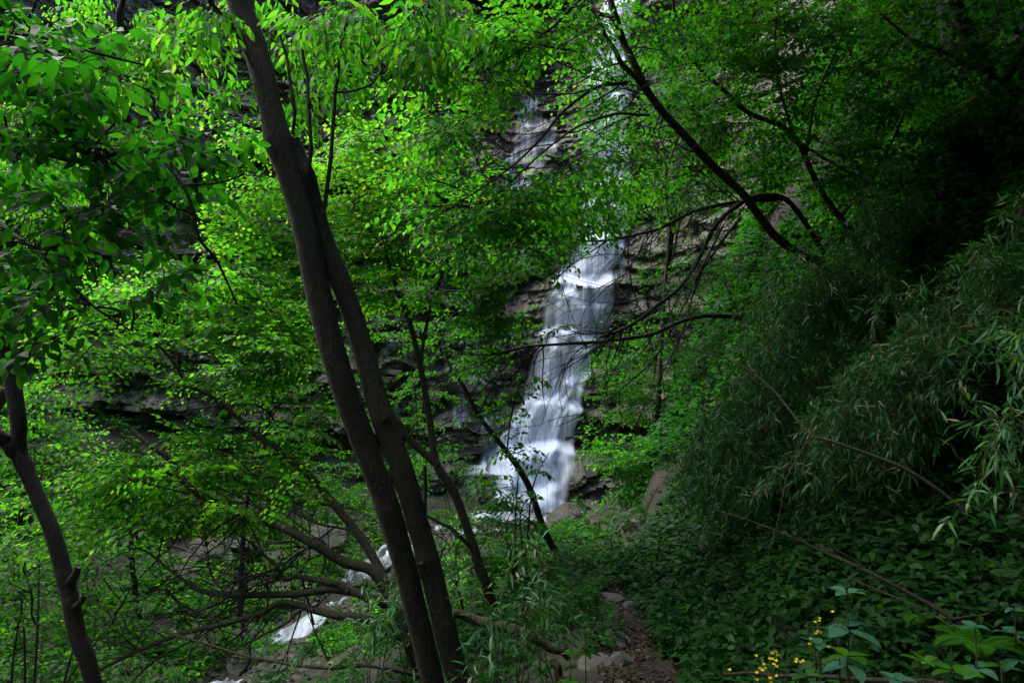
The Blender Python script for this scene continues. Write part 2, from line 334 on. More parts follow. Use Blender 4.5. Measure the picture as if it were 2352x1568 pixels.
def rock_vf(seed, sub=2, cuts=9, flat=1.0, nz=.06):
    bm = bmesh.new(); bmesh.ops.create_icosphere(bm, subdivisions=sub, radius=1.0)
    v = np.array([q.co[:] for q in bm.verts]); f = np.array([[q.index for q in p.verts] for p in bm.faces]); bm.free()
    r = np.random.default_rng(seed)
    for _ in range(cuts):
        n = nrm(r.normal(size=3)); d = r.uniform(.45, .8); s = v @ n - d; v = v - np.where(s > 0, s, 0)[:, None] * n * .97
    v = v * (1 + nz * fbm(v[:, 0] * 2.5, v[:, 1] * 2.5, v[:, 2] * 2.5, 3, seed)[:, None])
    v[:, 2] *= flat; return v, [f]
def slab_me(seed, mat):
    r = np.random.default_rng(seed); bm = bmesh.new(); bmesh.ops.create_cube(bm, size=1.0)
    for q in bm.verts: q.co += Vector(r.uniform(-.2, .2, 3))
    bmesh.ops.bevel(bm, geom=list(bm.edges), offset=.06, segments=1, affect='EDGES')
    for q in bm.verts: q.co += Vector(r.uniform(-.025, .025, 3))
    me = bpy.data.meshes.new('rock_slab'); bm.to_mesh(me); bm.free(); me.materials.append(mat); return me
SLABS = [slab_me(s, M['block']) for s in range(14)]
r_ = np.random.default_rng(5)
def slabs(x0, x1, y0, y1, n):
    for _ in range(n):
        px, py = r_.uniform(x0, x1), r_.uniform(y0, y1); p = hit(px, py)
        o = link('rock_slab', SLABS[r_.integers(14)], CLIFF)
        o.location = (p[0], float(cliff(p[0], p[2])) + r_.uniform(.08, .22), p[2])
        L_ = r_.uniform(.35, 1.25); o.scale = (L_, r_.uniform(.35, .7), r_.uniform(.12, .42)); o.rotation_euler = (r_.normal(0, .08), r_.normal(0, .06), r_.normal(0, .2))
slabs(1330, 1500, 560, 1200, 36); slabs(860, 1130, 250, 1180, 110); slabs(60, 460, 930, 1120, 26); slabs(500, 720, 460, 700, 24); slabs(700, 980, 120, 300, 20)

def bank_slabs(x0, x1, y0, y1, n):
    k = 0
    while k < n:
        px, py = r_.uniform(x0, x1), r_.uniform(y0, y1); k += 1; d = np.arange(6, 30, .05); p = CAM + d[:, None] * (FW + RT * ((px - 1176) / 1568) + UP * ((784 - py) / 1568))
        i = np.argmax(p[:, 2] <= ground(p[:, 0], p[:, 1])); p = p[i]
        if i == 0 or p[1] > cliff_s(p[0], p[2]) - .2: continue
        o = link('rock_slab', SLABS[r_.integers(14)], CLIFF); o.location = p + np.array([.12, .1, -.1]); o.scale = (r_.uniform(.3, .8), r_.uniform(.3, .6), r_.uniform(.15, .4)); o.rotation_euler = (r_.normal(0, .25), r_.normal(0, .15), r_.normal(.6, .4))
bank_slabs(1310, 1480, 1000, 1225, 45); bank_slabs(1400, 1540, 620, 950, 30)

# ------------------------------------------------------------------ water
def sheet(name, edges, off, mat, root, ns=46, dz=.06, k=.22, fade=.09, seed=0):
    pl = np.array([hit(a, y) for y, a, b in edges]); pr = np.array([hit(b, y) for y, a, b in edges])
    zz = (pl[:, 2] + pr[:, 2]) / 2; o = np.argsort(zz); z = np.arange(zz.max(), zz.min(), -dz)
    xl = np.interp(z, zz[o], pl[o, 0]); xr = np.interp(z, zz[o], pr[o, 0])
    s = np.linspace(0, 1, ns); jl = .12 * fbm(z * 1.3, z * 0 + seed, None, 3, 70 + seed); jr = .12 * fbm(z * 1.3, z * 0 + seed, None, 3, 90 + seed)
    Xs = (xl + jl)[:, None] * (1 - s) + (xr + jr)[:, None] * s; Zs = np.repeat(z[:, None], ns, 1)
    yc = cliff(Xs, Zs)
    for _ in range(5): yc[:, 1:-1] = (yc[:, :-2] + 2 * yc[:, 1:-1] + yc[:, 2:]) / 4
    yw = yc - off
    for i in range(1, len(z)): yw[i] = np.minimum(yw[i], yw[i - 1] + k * dz)
    for _ in range(6): yw[1:-1] = (yw[:-2] + 2 * yw[1:-1] + yw[2:]) / 4
    yw -= .03 * fbm(Xs * 5, Zs * .5, None, 3, 77 + seed)
    arc = np.cumsum(np.vstack([np.zeros((1, ns)), np.hypot(np.diff(yw, axis=0), dz)]), 0)
    uv = np.stack([Xs, arc], -1).reshape(-1, 2)
    e = np.minimum(s, 1 - s) / fade; e = np.clip(e, 0, 1)[None] * np.ones_like(Xs)
    tz = np.minimum(np.arange(len(z)), 12) / 12.; e = e * np.ones_like(tz)[:, None]
    var = np.clip(e * 1.2 - .25 * (fbm(Xs * 3, Zs * .4, None, 2, 81 + seed) + .3) * (e < .95), 0, 1)
    fl = np.abs(np.gradient(yw, axis=0)) / dz; var = var * np.clip(.62 + .75 * fl, .6, 2.0) * np.interp(Zs, [-3, 1.5, 3, 20], [1.35, 1.3, 1.0, .9])
    o_ = part(name, np.stack([Xs, yw, Zs], -1).reshape(-1, 3), gridf(*Xs.shape), mat, root, var=var.ravel(), uv=uv); return o_
WF = empty('waterfall', tuple(hit(1230, 1170)), kind='structure')
main0 = [(-60, 1400, 1470), (0, 1385, 1455), (100, 1362, 1436), (260, 1338, 1440), (400, 1345, 1450), (490, 1346, 1446), (590, 1320, 1428), (617, 1290, 1402), (681, 1262, 1406), (739, 1256, 1408), (802, 1240, 1378), (871, 1226, 1355), (923, 1218, 1340), (960, 1192, 1330), (1013, 1160, 1318), (1066, 1146, 1324), (1119, 1142, 1310), (1160, 1136, 1300), (1215, 1120, 1300)]
main = [(y, a - (b - a) * .07 - (8 if y > 900 else 0), b + (b - a) * .05) for y, a, b in main0]
inner = [(y, a + (b - a) * (.18 if y < 900 else .05), b - (b - a) * (.12 if y < 600 else .22)) for y, a, b in main]
mw1 = watermat('water_veil', 8, .16, .24, .52, .96, 1.3); mw2 = watermat('water_strands', 13, .12, .36, .56, .95, 4.7); mw3 = watermat('water_trickle', 9, .3, .38, .64, .6, 8.1)
sheet('water_sheet', main, .14, mw1, WF, seed=1); sheet('water_sheet', inner, .24, mw2, WF, seed=2, k=.12)
sheet('water_sheet', [(930, 1215, 1290), (960, 1192, 1300), (1013, 1165, 1290), (1066, 1152, 1270), (1119, 1148, 1290), (1160, 1140, 1295), (1200, 1130, 1290)], .28, mw2, WF, seed=5, k=.1)
sheet('water_sheet', [(190, 1200, 1232), (225, 1196, 1240), (270, 1184, 1278), (330, 1172, 1280), (400, 1140, 1230), (470, 1110, 1200)], .06, mw3, WF, seed=3)
for q, (a, b, y0, y1) in enumerate([(1084, 1118, 590, 760), (1076, 1104, 760, 900), (1040, 1062, 880, 990), (1092, 1150, 960, 1170), (1090, 1106, 700, 860), (1406, 1440, 480, 640), (1060, 1140, 1080, 1180)]):
    sheet('water_trickle', [(y0, a, b), ((y0 + y1) / 2, a - 4, b), (y1, a - 12, b + 2)], .06, mw3, WF, ns=14, seed=10 + q, fade=.3)
# stream and pool
ys = np.arange(25.3, 6, -.07); ns = 26; s = np.linspace(-1, 1, ns)
wd = np.interp(ys, SY, SWd) * 1.05; xs = np.interp(ys, SY, SX)[:, None] + s[None] * wd[:, None] + .12 * vn(ys * .8, ys * 0, None, 15)[:, None]
YS = np.repeat(ys[:, None], ns, 1) + .2 * np.abs(s)[None] ** 2
zs = np.interp(ys, SY, SZ); zs = zs + .12 * (np.floor(ys * .55 + .3 * vn(ys * .5, ys * 0)) - ys * .55)
ZS = zs[:, None] + .16 + .06 * fbm(xs * 2.2, YS * 1.2, None, 3, 16) + .05 * fbm(xs * 6, YS * 2.5, None, 2, 17)
ws = watermat('water_stream', 4.5, .9, .46, .62, .95, 2.2, False)
wc, wn, wo_ = newmat('water_clear'); pb = N(wn, 'ShaderNodeBsdfPrincipled', i_Roughness=.08); pb.inputs['Base Color'].default_value = (.03, .045, .045, 1); wn.links.new(pb.outputs[0], wo_.inputs[0])
STR = empty('stream', (-4, 17, -3.7), kind='structure')
part('water_surface', np.stack([xs, YS, ZS - .05], -1).reshape(-1, 3), gridf(*xs.shape), wc, STR)
part('white_water', np.stack([xs, YS, ZS], -1).reshape(-1, 3), gridf(*xs.shape), ws, STR, uv=np.stack([xs, -YS], -1).reshape(-1, 2))

# ------------------------------------------------------------------ leaves and sprays
def leaf_t(w_, peak=.38, droop=.10, fold=.16, n=4):
    "unit leaf along +x, normal +z"
    ts = np.array([0, .14, .36, .62, .84, 1.0]) if n > 3 else np.array([0, .3, .68, 1.0])
    wd_ = w_ / 2 * np.clip(np.sin(np.pi * ts ** (math.log(.5) / math.log(peak))), 0, 1) ** .8
    z = -droop * ts ** 2; K = len(ts); v = [(t, 0, zz) for t, zz in zip(ts, z)]; L = {}; R_ = {}
    for i in range(1, K - 1):
        L[i] = len(v); v.append((ts[i], wd_[i], z[i] + fold * wd_[i])); R_[i] = len(v); v.append((ts[i], -wd_[i], z[i] + fold * wd_[i]))
    f3 = [(0, 1, L[1]), (0, R_[1], 1), (K - 2, K - 1, L[K - 2]), (K - 2, R_[K - 2], K - 1)]; f4 = []
    for i in range(1, K - 2): f4 += [(i, i + 1, L[i + 1], L[i]), (i, R_[i], R_[i + 1], i + 1)]
    return np.array(v, float), np.array(f3), np.array(f4).reshape(-1, 4)
def leaf_far(w_, droop=.08, fold=.2):
    v = np.array([(0, 0, 0), (.42, w_ / 2, fold * w_ / 2 - .01), (.42, -w_ / 2, fold * w_ / 2 - .01), (1, 0, -droop)], float)
    return v, np.array([(0, 3, 1), (0, 2, 3)]), np.zeros((0, 4), int)
LT = {'ovate': leaf_t(.48, .40, .18, .22), 'heart': leaf_t(.70, .36, .16, .24, 3), 'lance': leaf_t(.36, .42, .2, .2, 3), 'bamboo': leaf_t(.155, .35, .22, .25, 3),
      'small': leaf_t(.62, .4, .12, .25, 3), 'far': leaf_far(.7), 'nettle': leaf_t(.58, .36, .2, .22, 3), 'broad': leaf_t(.62, .42, .2, .14), 'petal': leaf_far(.8, .1, .3)}
WID = {'ovate': .48, 'heart': .70, 'lance': .36, 'bamboo': .155, 'small': .62, 'nettle': .58, 'broad': .62, 'far': .7}
def leaf_mesh_arrays(lf, kind):
    T, f3, f4 = LT[kind]; pos, ax, nr, ln = lf['p'], lf['a'], lf['n'], lf['l']
    sd = np.cross(nr, ax)
    wv = lf.get('w', np.ones(len(pos)))
    v = pos[:, None] + ln[:, None, None] * (T[None, :, :1] * ax[:, None] + T[None, :, 1:2] * wv[:, None, None] * sd[:, None] + T[None, :, 2:] * nr[:, None])
    o = (np.arange(len(pos)) * len(T))[:, None, None]
    return v.reshape(-1, 3), [q for q in ((f4[None] + o).reshape(-1, 4), (f3[None] + o).reshape(-1, 3)) if len(q)], np.repeat(lf['v'], len(T))
def cat(ls): return {k: np.concatenate([q[k] for q in ls]) for k in ls[0]}
def sub(lf, m): return {k: q[m] for k, q in lf.items()}
LEAFME = {}
def leaf_variants(kind, mat):
    if (kind, mat) not in LEAFME:
        T, f3, f4 = LT[kind]; out = []
        for q in range(6):
            vv = .08 + .84 * q / 5; tw = T.copy(); tw[:, 2] += .05 * np.sin(T[:, 0] * 5 + q) * (q - 2.5) / 2.5; tw[:, 1] += .04 * np.sin(T[:, 0] * 3 + q)
            out.append(mesh('leaf', tw, [f for f in (f4, f3) if len(f)], M[mat], True, np.full(len(T), vv)))
        LEAFME[(kind, mat)] = out
    return LEAFME[(kind, mat)]
def emit_leaves(root, lf, kind, mat, single=280, crown='crown'):
    "the leaves that show largest become parts of their own, the rest one crown"
    x, y, d = project(lf['p']); inn = (d > .3) & (x > -20) & (x < 2372) & (y > -20) & (y < 1588)
    sz = np.where(inn, lf['l'] / np.maximum(d, .3), 0)
    k = min(single, int((sz * 1568 * 1.09 > 12).sum())); pick = np.argsort(-sz)[:k]; mask = np.ones(len(sz), bool); mask[pick] = False
    if k:
        vs = leaf_variants(kind, mat); loc = np.array(root.location); sdv = np.cross(lf['n'], lf['a'])
        for i in pick:
            o = bpy.data.objects.new('leaf', vs[min(5, int(lf['v'][i] * 6))]); COL.objects.link(o); o.parent = root
            m = np.eye(4); m[:3, 0] = lf['a'][i] * lf['l'][i]; m[:3, 1] = sdv[i] * lf['l'][i]; m[:3, 2] = lf['n'][i] * lf['l'][i]; m[:3, 3] = lf['p'][i] - loc
            o.matrix_local = Matrix(m.tolist())
    rest = sub(lf, mask)
    if len(rest['l']):
        small = sz[mask] * 1568 < 17; PP = []; VA = []
        for mk, kd in ((~small, kind), (small, 'far')):
            if mk.any():
                q = sub(rest, mk); q['w'] = np.full(len(q['l']), WID[kind] / .7 if kd == 'far' else 1.0); v, f, va = leaf_mesh_arrays(q, kd); PP.append((v, f)); VA.append(va)
        v, f = joinvf(PP); part(crown, v, f, M[mat], root, var=np.concatenate(VA), kind='stuff')
def frames(ax, up):
    ax = nrm(ax); n = nrm(up - (up * ax).sum(-1, keepdims=True) * ax); return ax, n
def spray_template(rng, L, ll, twigs=8, per=6, ang=52, droop=.35, hang=.35, jit=.3, vlo=0., vhi=1., tipv=.35):
    "axis +x, plane xy. returns leaf dict and twig polylines (T,4,3),(T,4)"
    tw = []; rd = []; lp = []; la = []; ln = []; lz = []; lv = []
    def curve(p0, dir_, l, dr):
        t = np.linspace(0, 1, 4)[:, None]; return p0 + dir_ * l * t + np.array([0, 0, -dr * l]) * t ** 2
    axc = curve(np.zeros(3), np.array([1., 0, 0]), L, droop * .5); tw.append(axc); rd.append(np.array([.005, .004, .003, .0012]) * (L / .7))
    def leaves_on(c, l, n, side0, first=.25):
        for j in range(n):
            t = first + (1 - first) * (j + rng.uniform(-.2, .2)) / max(n - 1, 1); t = min(max(t, 0), 1); k = t * 3; i = min(int(k), 2); p = c[i] + (c[i + 1] - c[i]) * (k - i)
            d = nrm(c[i + 1] - c[i]); s = 1 if (j + side0) % 2 else -1; a = math.radians(rng.normal(55 if t < .93 else 12, 14)) * s
            up = np.array([0, 0, 1.]); sd = nrm(np.cross(up, d)); dv = nrm(d * math.cos(a) + sd * math.sin(a) + np.array([0, 0, -1]) * (hang + rng.normal(0, .25)))
            nn = nrm(up + rng.normal(0, jit, 3)); lp.append(p + dv * ll * .12); la.append(dv); ln.append(nn); lz.append(ll * rng.uniform(.6, 1.1) * (1 - .25 * (t > .9))); lv.append(np.clip(rng.uniform(vlo, vhi) * (1 - tipv) + tipv * t ** 3, 0, 1))
    for i in range(twigs):
        t = .12 + .85 * i / max(twigs - 1, 1); k = t * 3; q = min(int(k), 2); p = axc[q] + (axc[q + 1] - axc[q]) * (k - q)
        l = L * (.55 * (1 - t) + .16) * rng.uniform(.75, 1.15); a = math.radians(rng.normal(ang, 8)) * (1 if i % 2 else -1)
        d = nrm(np.array([math.cos(a), math.sin(a), rng.normal(.08, .14)])); c = curve(p, d, l, droop); tw.append(c); rd.append(np.array([.0026, .002, .0015, .0008]) * (L / .7))
        leaves_on(c, l, max(3, int(round(per * l / (L * .5)))), i)
    leaves_on(axc, L, max(3, int(per * .9)), 0, .5)
    lf = {'p': np.array(lp), 'a': np.array(la), 'n': np.array(ln), 'l': np.array(lz), 'v': np.array(lv)}
    lf['a'], lf['n'] = frames(lf['a'], lf['n']); return lf, np.array(tw), np.array(rd)
def place(tpl, pos, ax, up, sc_=1.0):
    lf, tw, rd = tpl; x, n = frames(ax[None], up[None]); x = x[0]; n = n[0]; y = np.cross(n, x); R_ = np.stack([x, y, n], 1)
    o = dict(lf); o['p'] = pos + (lf['p'] * sc_) @ R_.T; o['a'] = lf['a'] @ R_.T; o['n'] = lf['n'] @ R_.T
    return o, pos + (tw * sc_) @ R_.T, rd * sc_
class Tree:
    def __init__(s, name, label, category, seed, bark='bark', **kw):
        s.name = name; s.rng = np.random.default_rng(seed); s.seed = seed; s.bark = bark; s.root = None; s.nodes = []; s.lv = []; s.tw = []; s.br = []
        s.kw = dict(label=label, category=category, **kw)
    def limb(s, pts, r0, r1, name='branch', d=None, sides=12, knots=(), ground_it=False, rough=.06, world=False, n=9, mat=None):
        p = np.array([q if world else P(q[0], q[1], q[2] if len(q) > 2 else d) for q in pts])
        if ground_it:
            g = G(p[0, 0], p[0, 1]) - .12
            if p[0, 2] > g:
                dr = nrm(p[0] - p[1]); dr[:2] *= .5; dr = nrm(dr + np.array([0, 0, -.25])); h = p[0, 2] - g; q = p[0] + dr * (h / max(-dr[2], .3)); q[2] = min(g, G(q[0], q[1]) - .12); p = np.vstack([q, p])
            else: p[0, 2] = max(p[0, 2], g - .1)
        c = smooth(p, n); t = np.linspace(0, 1, len(c)); r = r0 + (r1 - r0) * t
        if ground_it: r = r * (1 + .3 * np.exp(-t * len(c) / 3))
        c = c + np.stack([vn(t * 9, t * 0 + k, None, s.seed + k) for k in range(3)], 1) * np.minimum(r, .02)[:, None] * .6
        if s.root is None: s.root = empty(s.name, tuple(c[0]), **s.kw)
        v, f = bark_tube(c, r, sides, s.seed, rough, knots); s.last = part(name, v, f, M[mat or s.bark], s.root)
        if name == 'trunk': s.tr = s.last
        s.nodes.append(np.hstack([c, r[:, None]])); return s
    def stub(s, pts, r0, r1, name='branch_stub', to=None):
        c = smooth(np.array([P(*q) for q in pts]), 5); v, f = bark_tube(c, np.linspace(r0, r1, len(c)), 10, s.seed + 3, .15); o = part(name, v, f, M[s.bark], s.root); o.parent = to or s.tr; return s
    def spr(s, kind, ll, L=.7, nt=6, **kw):
        s.tpl = [spray_template(s.rng, L * s.rng.uniform(.75, 1.2), ll, **kw) for _ in range(nt)]; s.kind = kind; s.L = L; return s
    def crown(s, clusters, tilt=.25, flow=None, upw=0.0, world=False, rbr=.006):
        tg = []
        for c in clusters:
            cx, cy, dd, rx, ry, rd, n = c
            for _ in range(n):
                while True:
                    u = s.rng.uniform(-1, 1, 3)
                    if (u ** 2).sum() < 1: break
                tg.append(np.array([cx + rx * u[0], cy + ry * u[1], dd + rd * u[2]]) if world else P(cx + rx * u[0], cy + ry * u[1], dd + rd * u[2]))
        tg = np.array(tg); nodes = np.vstack(s.nodes)
        d0 = np.min(np.linalg.norm(tg[:, None] - nodes[None, ::3, :3], axis=-1), 1)
        for k in np.argsort(d0):
            q = tg[k]; dist = np.linalg.norm(nodes[:, :3] - q, axis=1) + 2.0 * np.maximum(nodes[:, 2] - q[2], 0) * .3; i = np.argmin(dist); a = nodes[i, :3]; v = q - a; l = np.linalg.norm(v)
            h = v.copy(); h[2] *= .45; h = nrm(h) if l > .05 else nrm(s.rng.normal(size=3))
            if flow is not None: h = nrm(h * .6 + np.asarray(flow) * .8)
            h = nrm(h + s.rng.normal(0, .35, 3) * np.array([1, 1, .4]) + np.array([0, 0, upw]))
            L = s.L; start = q - h * L * .35
            m1 = a + nrm(v) * l * .35 + np.array([0, 0, .10 * l]); m2 = start - h * l * .25
            t = np.linspace(0, 1, 7)[:, None]; c = (1 - t) ** 3 * a + 3 * (1 - t) ** 2 * t * m1 + 3 * (1 - t) * t * t * m2 + t ** 3 * start
            c[1:-1] += s.rng.normal(0, .012 * min(l, 1.5), (5, 3))
            rr = np.linspace(min(rbr + .004 * l, nodes[i, 3] * .8 + .002), .0045, 7); s.br.append((c, rr)); nodes = np.vstack([nodes, np.hstack([c[2:], rr[2:, None]])])
            up = nrm(np.array([0, 0, 1.]) + s.rng.normal(0, tilt, 3))
            lf, tw, rd = place(s.tpl[s.rng.integers(len(s.tpl))], start, h, up, s.rng.uniform(.85, 1.15)); s.lv.append(lf); s.tw.append((tw, rd))
        return s
    def bare(s, n, l0, l1, dirv=(-1, 0, -.2), px=None):
        nd = np.vstack(s.nodes); X_, Y_, _ = project(nd[:, :3])
        if px is not None: nd = nd[(X_ > px[0]) & (X_ < px[1]) & (Y_ > px[2]) & (Y_ < px[3])]
        for _ in range(n):
            q = nd[s.rng.integers(len(nd))]; l = s.rng.uniform(l0, l1); c = [q[:3]]; d = nrm(np.asarray(dirv) + s.rng.normal(0, .6, 3))
            for k in range(6): d = nrm(d + s.rng.normal(0, .22, 3) + np.array([0, 0, -.04])); c.append(c[-1] + d * l / 6)
            c = np.array(c); rr = np.linspace(min(.008, q[3] * .6 + .001), .0014, 7); s.br.append((c, rr))
            for _k in range(3):
                j = s.rng.integers(1, 6); d2 = nrm(d + s.rng.normal(0, .8, 3)); t_ = np.linspace(0, 1, 7)[:, None]; c2 = c[j] + d2 * l * .4 * t_ + s.rng.normal(0, .012, (7, 3)) * t_; s.br.append((c2, np.linspace(rr[j] * .7, .001, 7)))
        return s
    def done(s, mat, single=280, mats=None):
        lf = cat(s.lv)
        P_ = [tubes(np.array([b[0] for b in s.br]), np.array([b[1] for b in s.br]), 5)]
        big = max(len(t[0]) for t in s.tw)
        TW = np.concatenate([t[0] for t in s.tw]); TR = np.concatenate([t[1] for t in s.tw]); X_, Y_, D_ = project(TW[:, 2]); ok = (D_ > .3) & (D_ < 13) & (X_ > -60) & (X_ < 2412) & (Y_ > -60) & (Y_ < 1628)
        if ok.any(): P_.append(tubes(TW[ok], TR[ok], 3))
        v, f = joinvf(P_); part('twigs', v, f, M['twig'], s.root, kind='stuff')
        emit_leaves(s.root, lf, s.kind, mat, single); s.n = len(lf['l']); return s

# ------------------------------------------------------------------ trees
# twin-stemmed leaning tree in front
t = Tree('leaning_tree', 'large leaning grey brown tree with two fused trunks across the left middle', 'tree', 11, 'bark')
kA = [(P(640, 330, 4.0), .10, .25), (P(735, 700, 4.1), .09, .12), (P(890, 1180, 4.1), .10, .16)]
t.limb([(1015, 1660, 4.35), (965, 1450, 4.3), (893, 1180, 4.2), (832, 1000, 4.15), (790, 880, 4.1), (738, 700, 4.05), (694, 500, 4.0), (645, 320, 4.0), (600, 150, 4.0), (555, 10, 4.0), (515, -130, 4.0), (470, -330, 4.0)], .072, .072, 'trunk', sides=40, ground_it=True, knots=kA, n=22, rough=.05)
kB = [(P(968, 1290, 4.15), .05, .35), (P(880, 960, 4.1), .06, .3), (P(1025, 1440, 4.2), .08, .2), (P(712, 400, 4.0), .08, .4)]
t.limb([(1085, 1660, 4.3), (1028, 1480, 4.25), (975, 1260, 4.2), (930, 1090, 4.15), (876, 940, 4.14), (821, 760, 4.13), (783, 640, 4.12), (744, 540, 4.1), (714, 440, 4.07), (694, 380, 4.05), (668, 320, 4.02)], .072, .055, 'trunk', sides=36, ground_it=True, knots=kB, n=20, rough=.05)
t.stub([(968, 1292, 4.14), (967, 1290, 4.125), (966, 1288, 4.115)], .036, .024, 'branch_scar').stub([(884, 962, 4.1), (882, 960, 4.06), (880, 958, 4.05)], .03, .02, 'branch_scar')
t.limb([(672, 310, 3.98), (675, 250, 3.95), (662, 150, 3.95), (640, 60, 3.95), (612, -50, 3.95)], .011, .007, sides=8)
t.limb([(708, 400, 4.0), (713, 330, 3.95), (708, 200, 3.95), (695, 100, 3.95), (688, -40, 3.95)], .013, .008, sides=8)
t.limb([(744, 490, 4.05), (756, 380, 4.0), (770, 240, 4.0), (778, 150, 4.0), (800, 40, 4.0), (850, -60, 4.0)], .014, .008, sides=8)
t.limb([(762, 215, 4.0), (840, 200, 4.0), (880, 160, 3.95), (915, 80, 3.9), (990, 10, 3.9)], .007, .004, sides=6)
t.limb([(572, 110, 3.98), (530, 60, 3.9), (490, 10, 3.8), (470, -60, 3.7)], .02, .014, sides=10)
t.limb([(500, -220, 4.0), (620, -160, 3.7), (780, -120, 3.5), (950, -100, 3.4)], .025, .01, sides=8)
t.limb([(500, -220, 4.0), (400, -160, 4.2), (330, -60, 4.3), (285, 0, 4.3), (270, 60, 4.3)], .025, .012, sides=8)
t.spr('lance', .085, .5, twigs=9, per=7, droop=.5, hang=.75, jit=.35, vlo=.2, vhi=.9)
t.crown([(470, 30, 3.8, 40, 50, .2, 4), (720, 90, 4.5, 90, 80, .3, 8), (800, 40, 3.9, 100, 60, .35, 9), (940, 70, 3.7, 70, 90, .3, 9), (1000, 20, 3.8, 60, 50, .3, 5), (620, 30, 4.6, 60, 60, .2, 4), (520, 190, 3.9, 50, 60, .2, 2), (760, 140, 4.2, 60, 40, .2, 3), (660, 200, 4.5, 40, 60, .2, 2)], flow=(.1, 0, -.25))
t.limb([tuple(P(470, -330, 4.0)), (-2.1, 4.2, 6.6), (-2.0, 4.6, 8.4), (-1.6, 5.0, 10.2)], .07, .03, world=True)
for e in ([-2.4, 7.5, 10.4], [.8, 5.2, 10.2], [-.2, 8.6, 10.8], [-1.2, 2.2, 9.4], [1.2, 2.6, 9.2]): t.limb([(-2.0, 4.5, 8.0), (np.array([-2.0, 4.5, 8.6]) + e) / 2 + [0, 0, .3], e], .035, .012, world=True, sides=8)
t.spr('lance', .19, 1.2, twigs=9, per=8, droop=.3, hang=.3, vlo=0, vhi=.7)
t.crown([(-1.0, 5.5, 10.2, 1.6, 2.4, .8, 90), (.6, 7.5, 10.8, 1.8, 2.2, .8, 90), (0, 3.0, 9.4, 1.8, 1.8, .7, 60), (-1.4, 9.2, 11.4, 1.5, 1.8, .8, 50)], world=True)  # unseen high crown, spread to shade the right bank and path
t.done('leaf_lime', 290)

# far-left trunk with the large dark leaves hanging into the top left corner
t = Tree('dark_tree', 'dark slender tree with knotted trunk at the left edge and big drooping leaves', 'tree', 12, 'bark_dark')
t.limb([(232, 1660, 3.6), (175, 1430, 3.6), (150, 1330, 3.6), (122, 1220, 3.6), (78, 1120, 3.6), (42, 1040, 3.6), (45, 960, 3.6), (25, 860, 3.6), (0, 770, 3.55), (-45, 640, 3.5), (-80, 450, 3.4), (-90, 200, 3.3), (-90, -100, 3.2)], .042, .034, 'trunk', sides=26, ground_it=True, n=16, knots=[(P(165, 1385, 3.55), .04, .3), (P(150, 1325, 3.6), .04, .2), (P(60, 1060, 3.6), .05, .2)])
t.stub([(150, 1345, 3.6), (170, 1325, 3.56), (180, 1300, 3.54)], .026, .016).stub([(160, 1400, 3.6), (183, 1385, 3.55), (196, 1365, 3.53)], .024, .012)
t.limb([(42, 1045, 3.6), (0, 1000, 3.55), (-70, 930, 3.5)], .035, .025)
t.limb([(-90, 300, 3.3), (60, 340, 3.0), (190, 370, 2.9), (330, 345, 2.85), (420, 425, 2.8), (455, 540, 2.8), (500, 600, 2.85), (545, 700, 2.9)], .014, .004, sides=7)
t.limb([(-85, 420, 3.4), (10, 520, 3.1), (100, 590, 3.0), (200, 690, 3.0), (300, 760, 3.0)], .012, .004, sides=7)
t.limb([(-80, 100, 3.3), (60, 80, 3.0), (180, 110, 2.9), (330, 150, 2.9)], .013, .005, sides=7)
t.limb([(420, 425, 2.8), (500, 420, 2.8), (560, 400, 2.85)], .006, .003, sides=6)
t.spr('ovate', .085, .5, twigs=8, per=6, droop=.35, hang=.45, jit=.35, vlo=0, vhi=.8, tipv=.2)
t.crown([(50, 90, 3.0, 120, 130, .5, 9), (200, 150, 3.0, 130, 130, .5, 7), (60, 320, 2.9, 110, 130, .4, 10), (270, 330, 2.9, 140, 80, .4, 6), (450, 370, 2.9, 70, 80, .3, 5), (220, 500, 3.0, 130, 80, .4, 7), (50, 560, 3.0, 80, 120, .4, 6), (320, 620, 3.1, 90, 60, .3, 2), (110, 740, 3.1, 120, 80, .4, 6)])
t.done('leaf_near', 295)

# lit tree behind, top left
t = Tree('sunlit_tree', 'sunlit yellow green tree behind the big dark leaves at top left', 'tree', 13, 'bark')
t.limb([(-140, 1300, 10.5), (-40, 1000, 10.4), (90, 760, 10.2), (190, 560, 10), (255, 300, 10), (275, 60, 9.9), (285, -60, 9.8)], .09, .045, 'trunk', ground_it=True)
t.limb([(240, 500, 10), (330, 380, 9.8), (420, 300, 9.7)], .025, .008); t.limb([(270, 130, 9.9), (350, 60, 9.7), (420, 0, 9.6)], .025, .008); t.limb([(250, 330, 10), (150, 250, 10), (60, 160, 10)], .025, .008)
t.spr('ovate', .125, .95, twigs=10, per=8, droop=.4, hang=.6, vlo=.35, vhi=1)
t.crown([(250, 60, 9.8, 170, 90, .9, 20), (110, 220, 9.9, 120, 120, .8, 13), (310, 230, 9.8, 90, 90, .7, 10), (440, 60, 9.7, 50, 40, .4, 2), (230, 380, 9.9, 150, 50, .6, 9), (80, 450, 10, 110, 100, .6, 9)], flow=(.2, 0, -.2))
t.done('leaf_lime', 250)

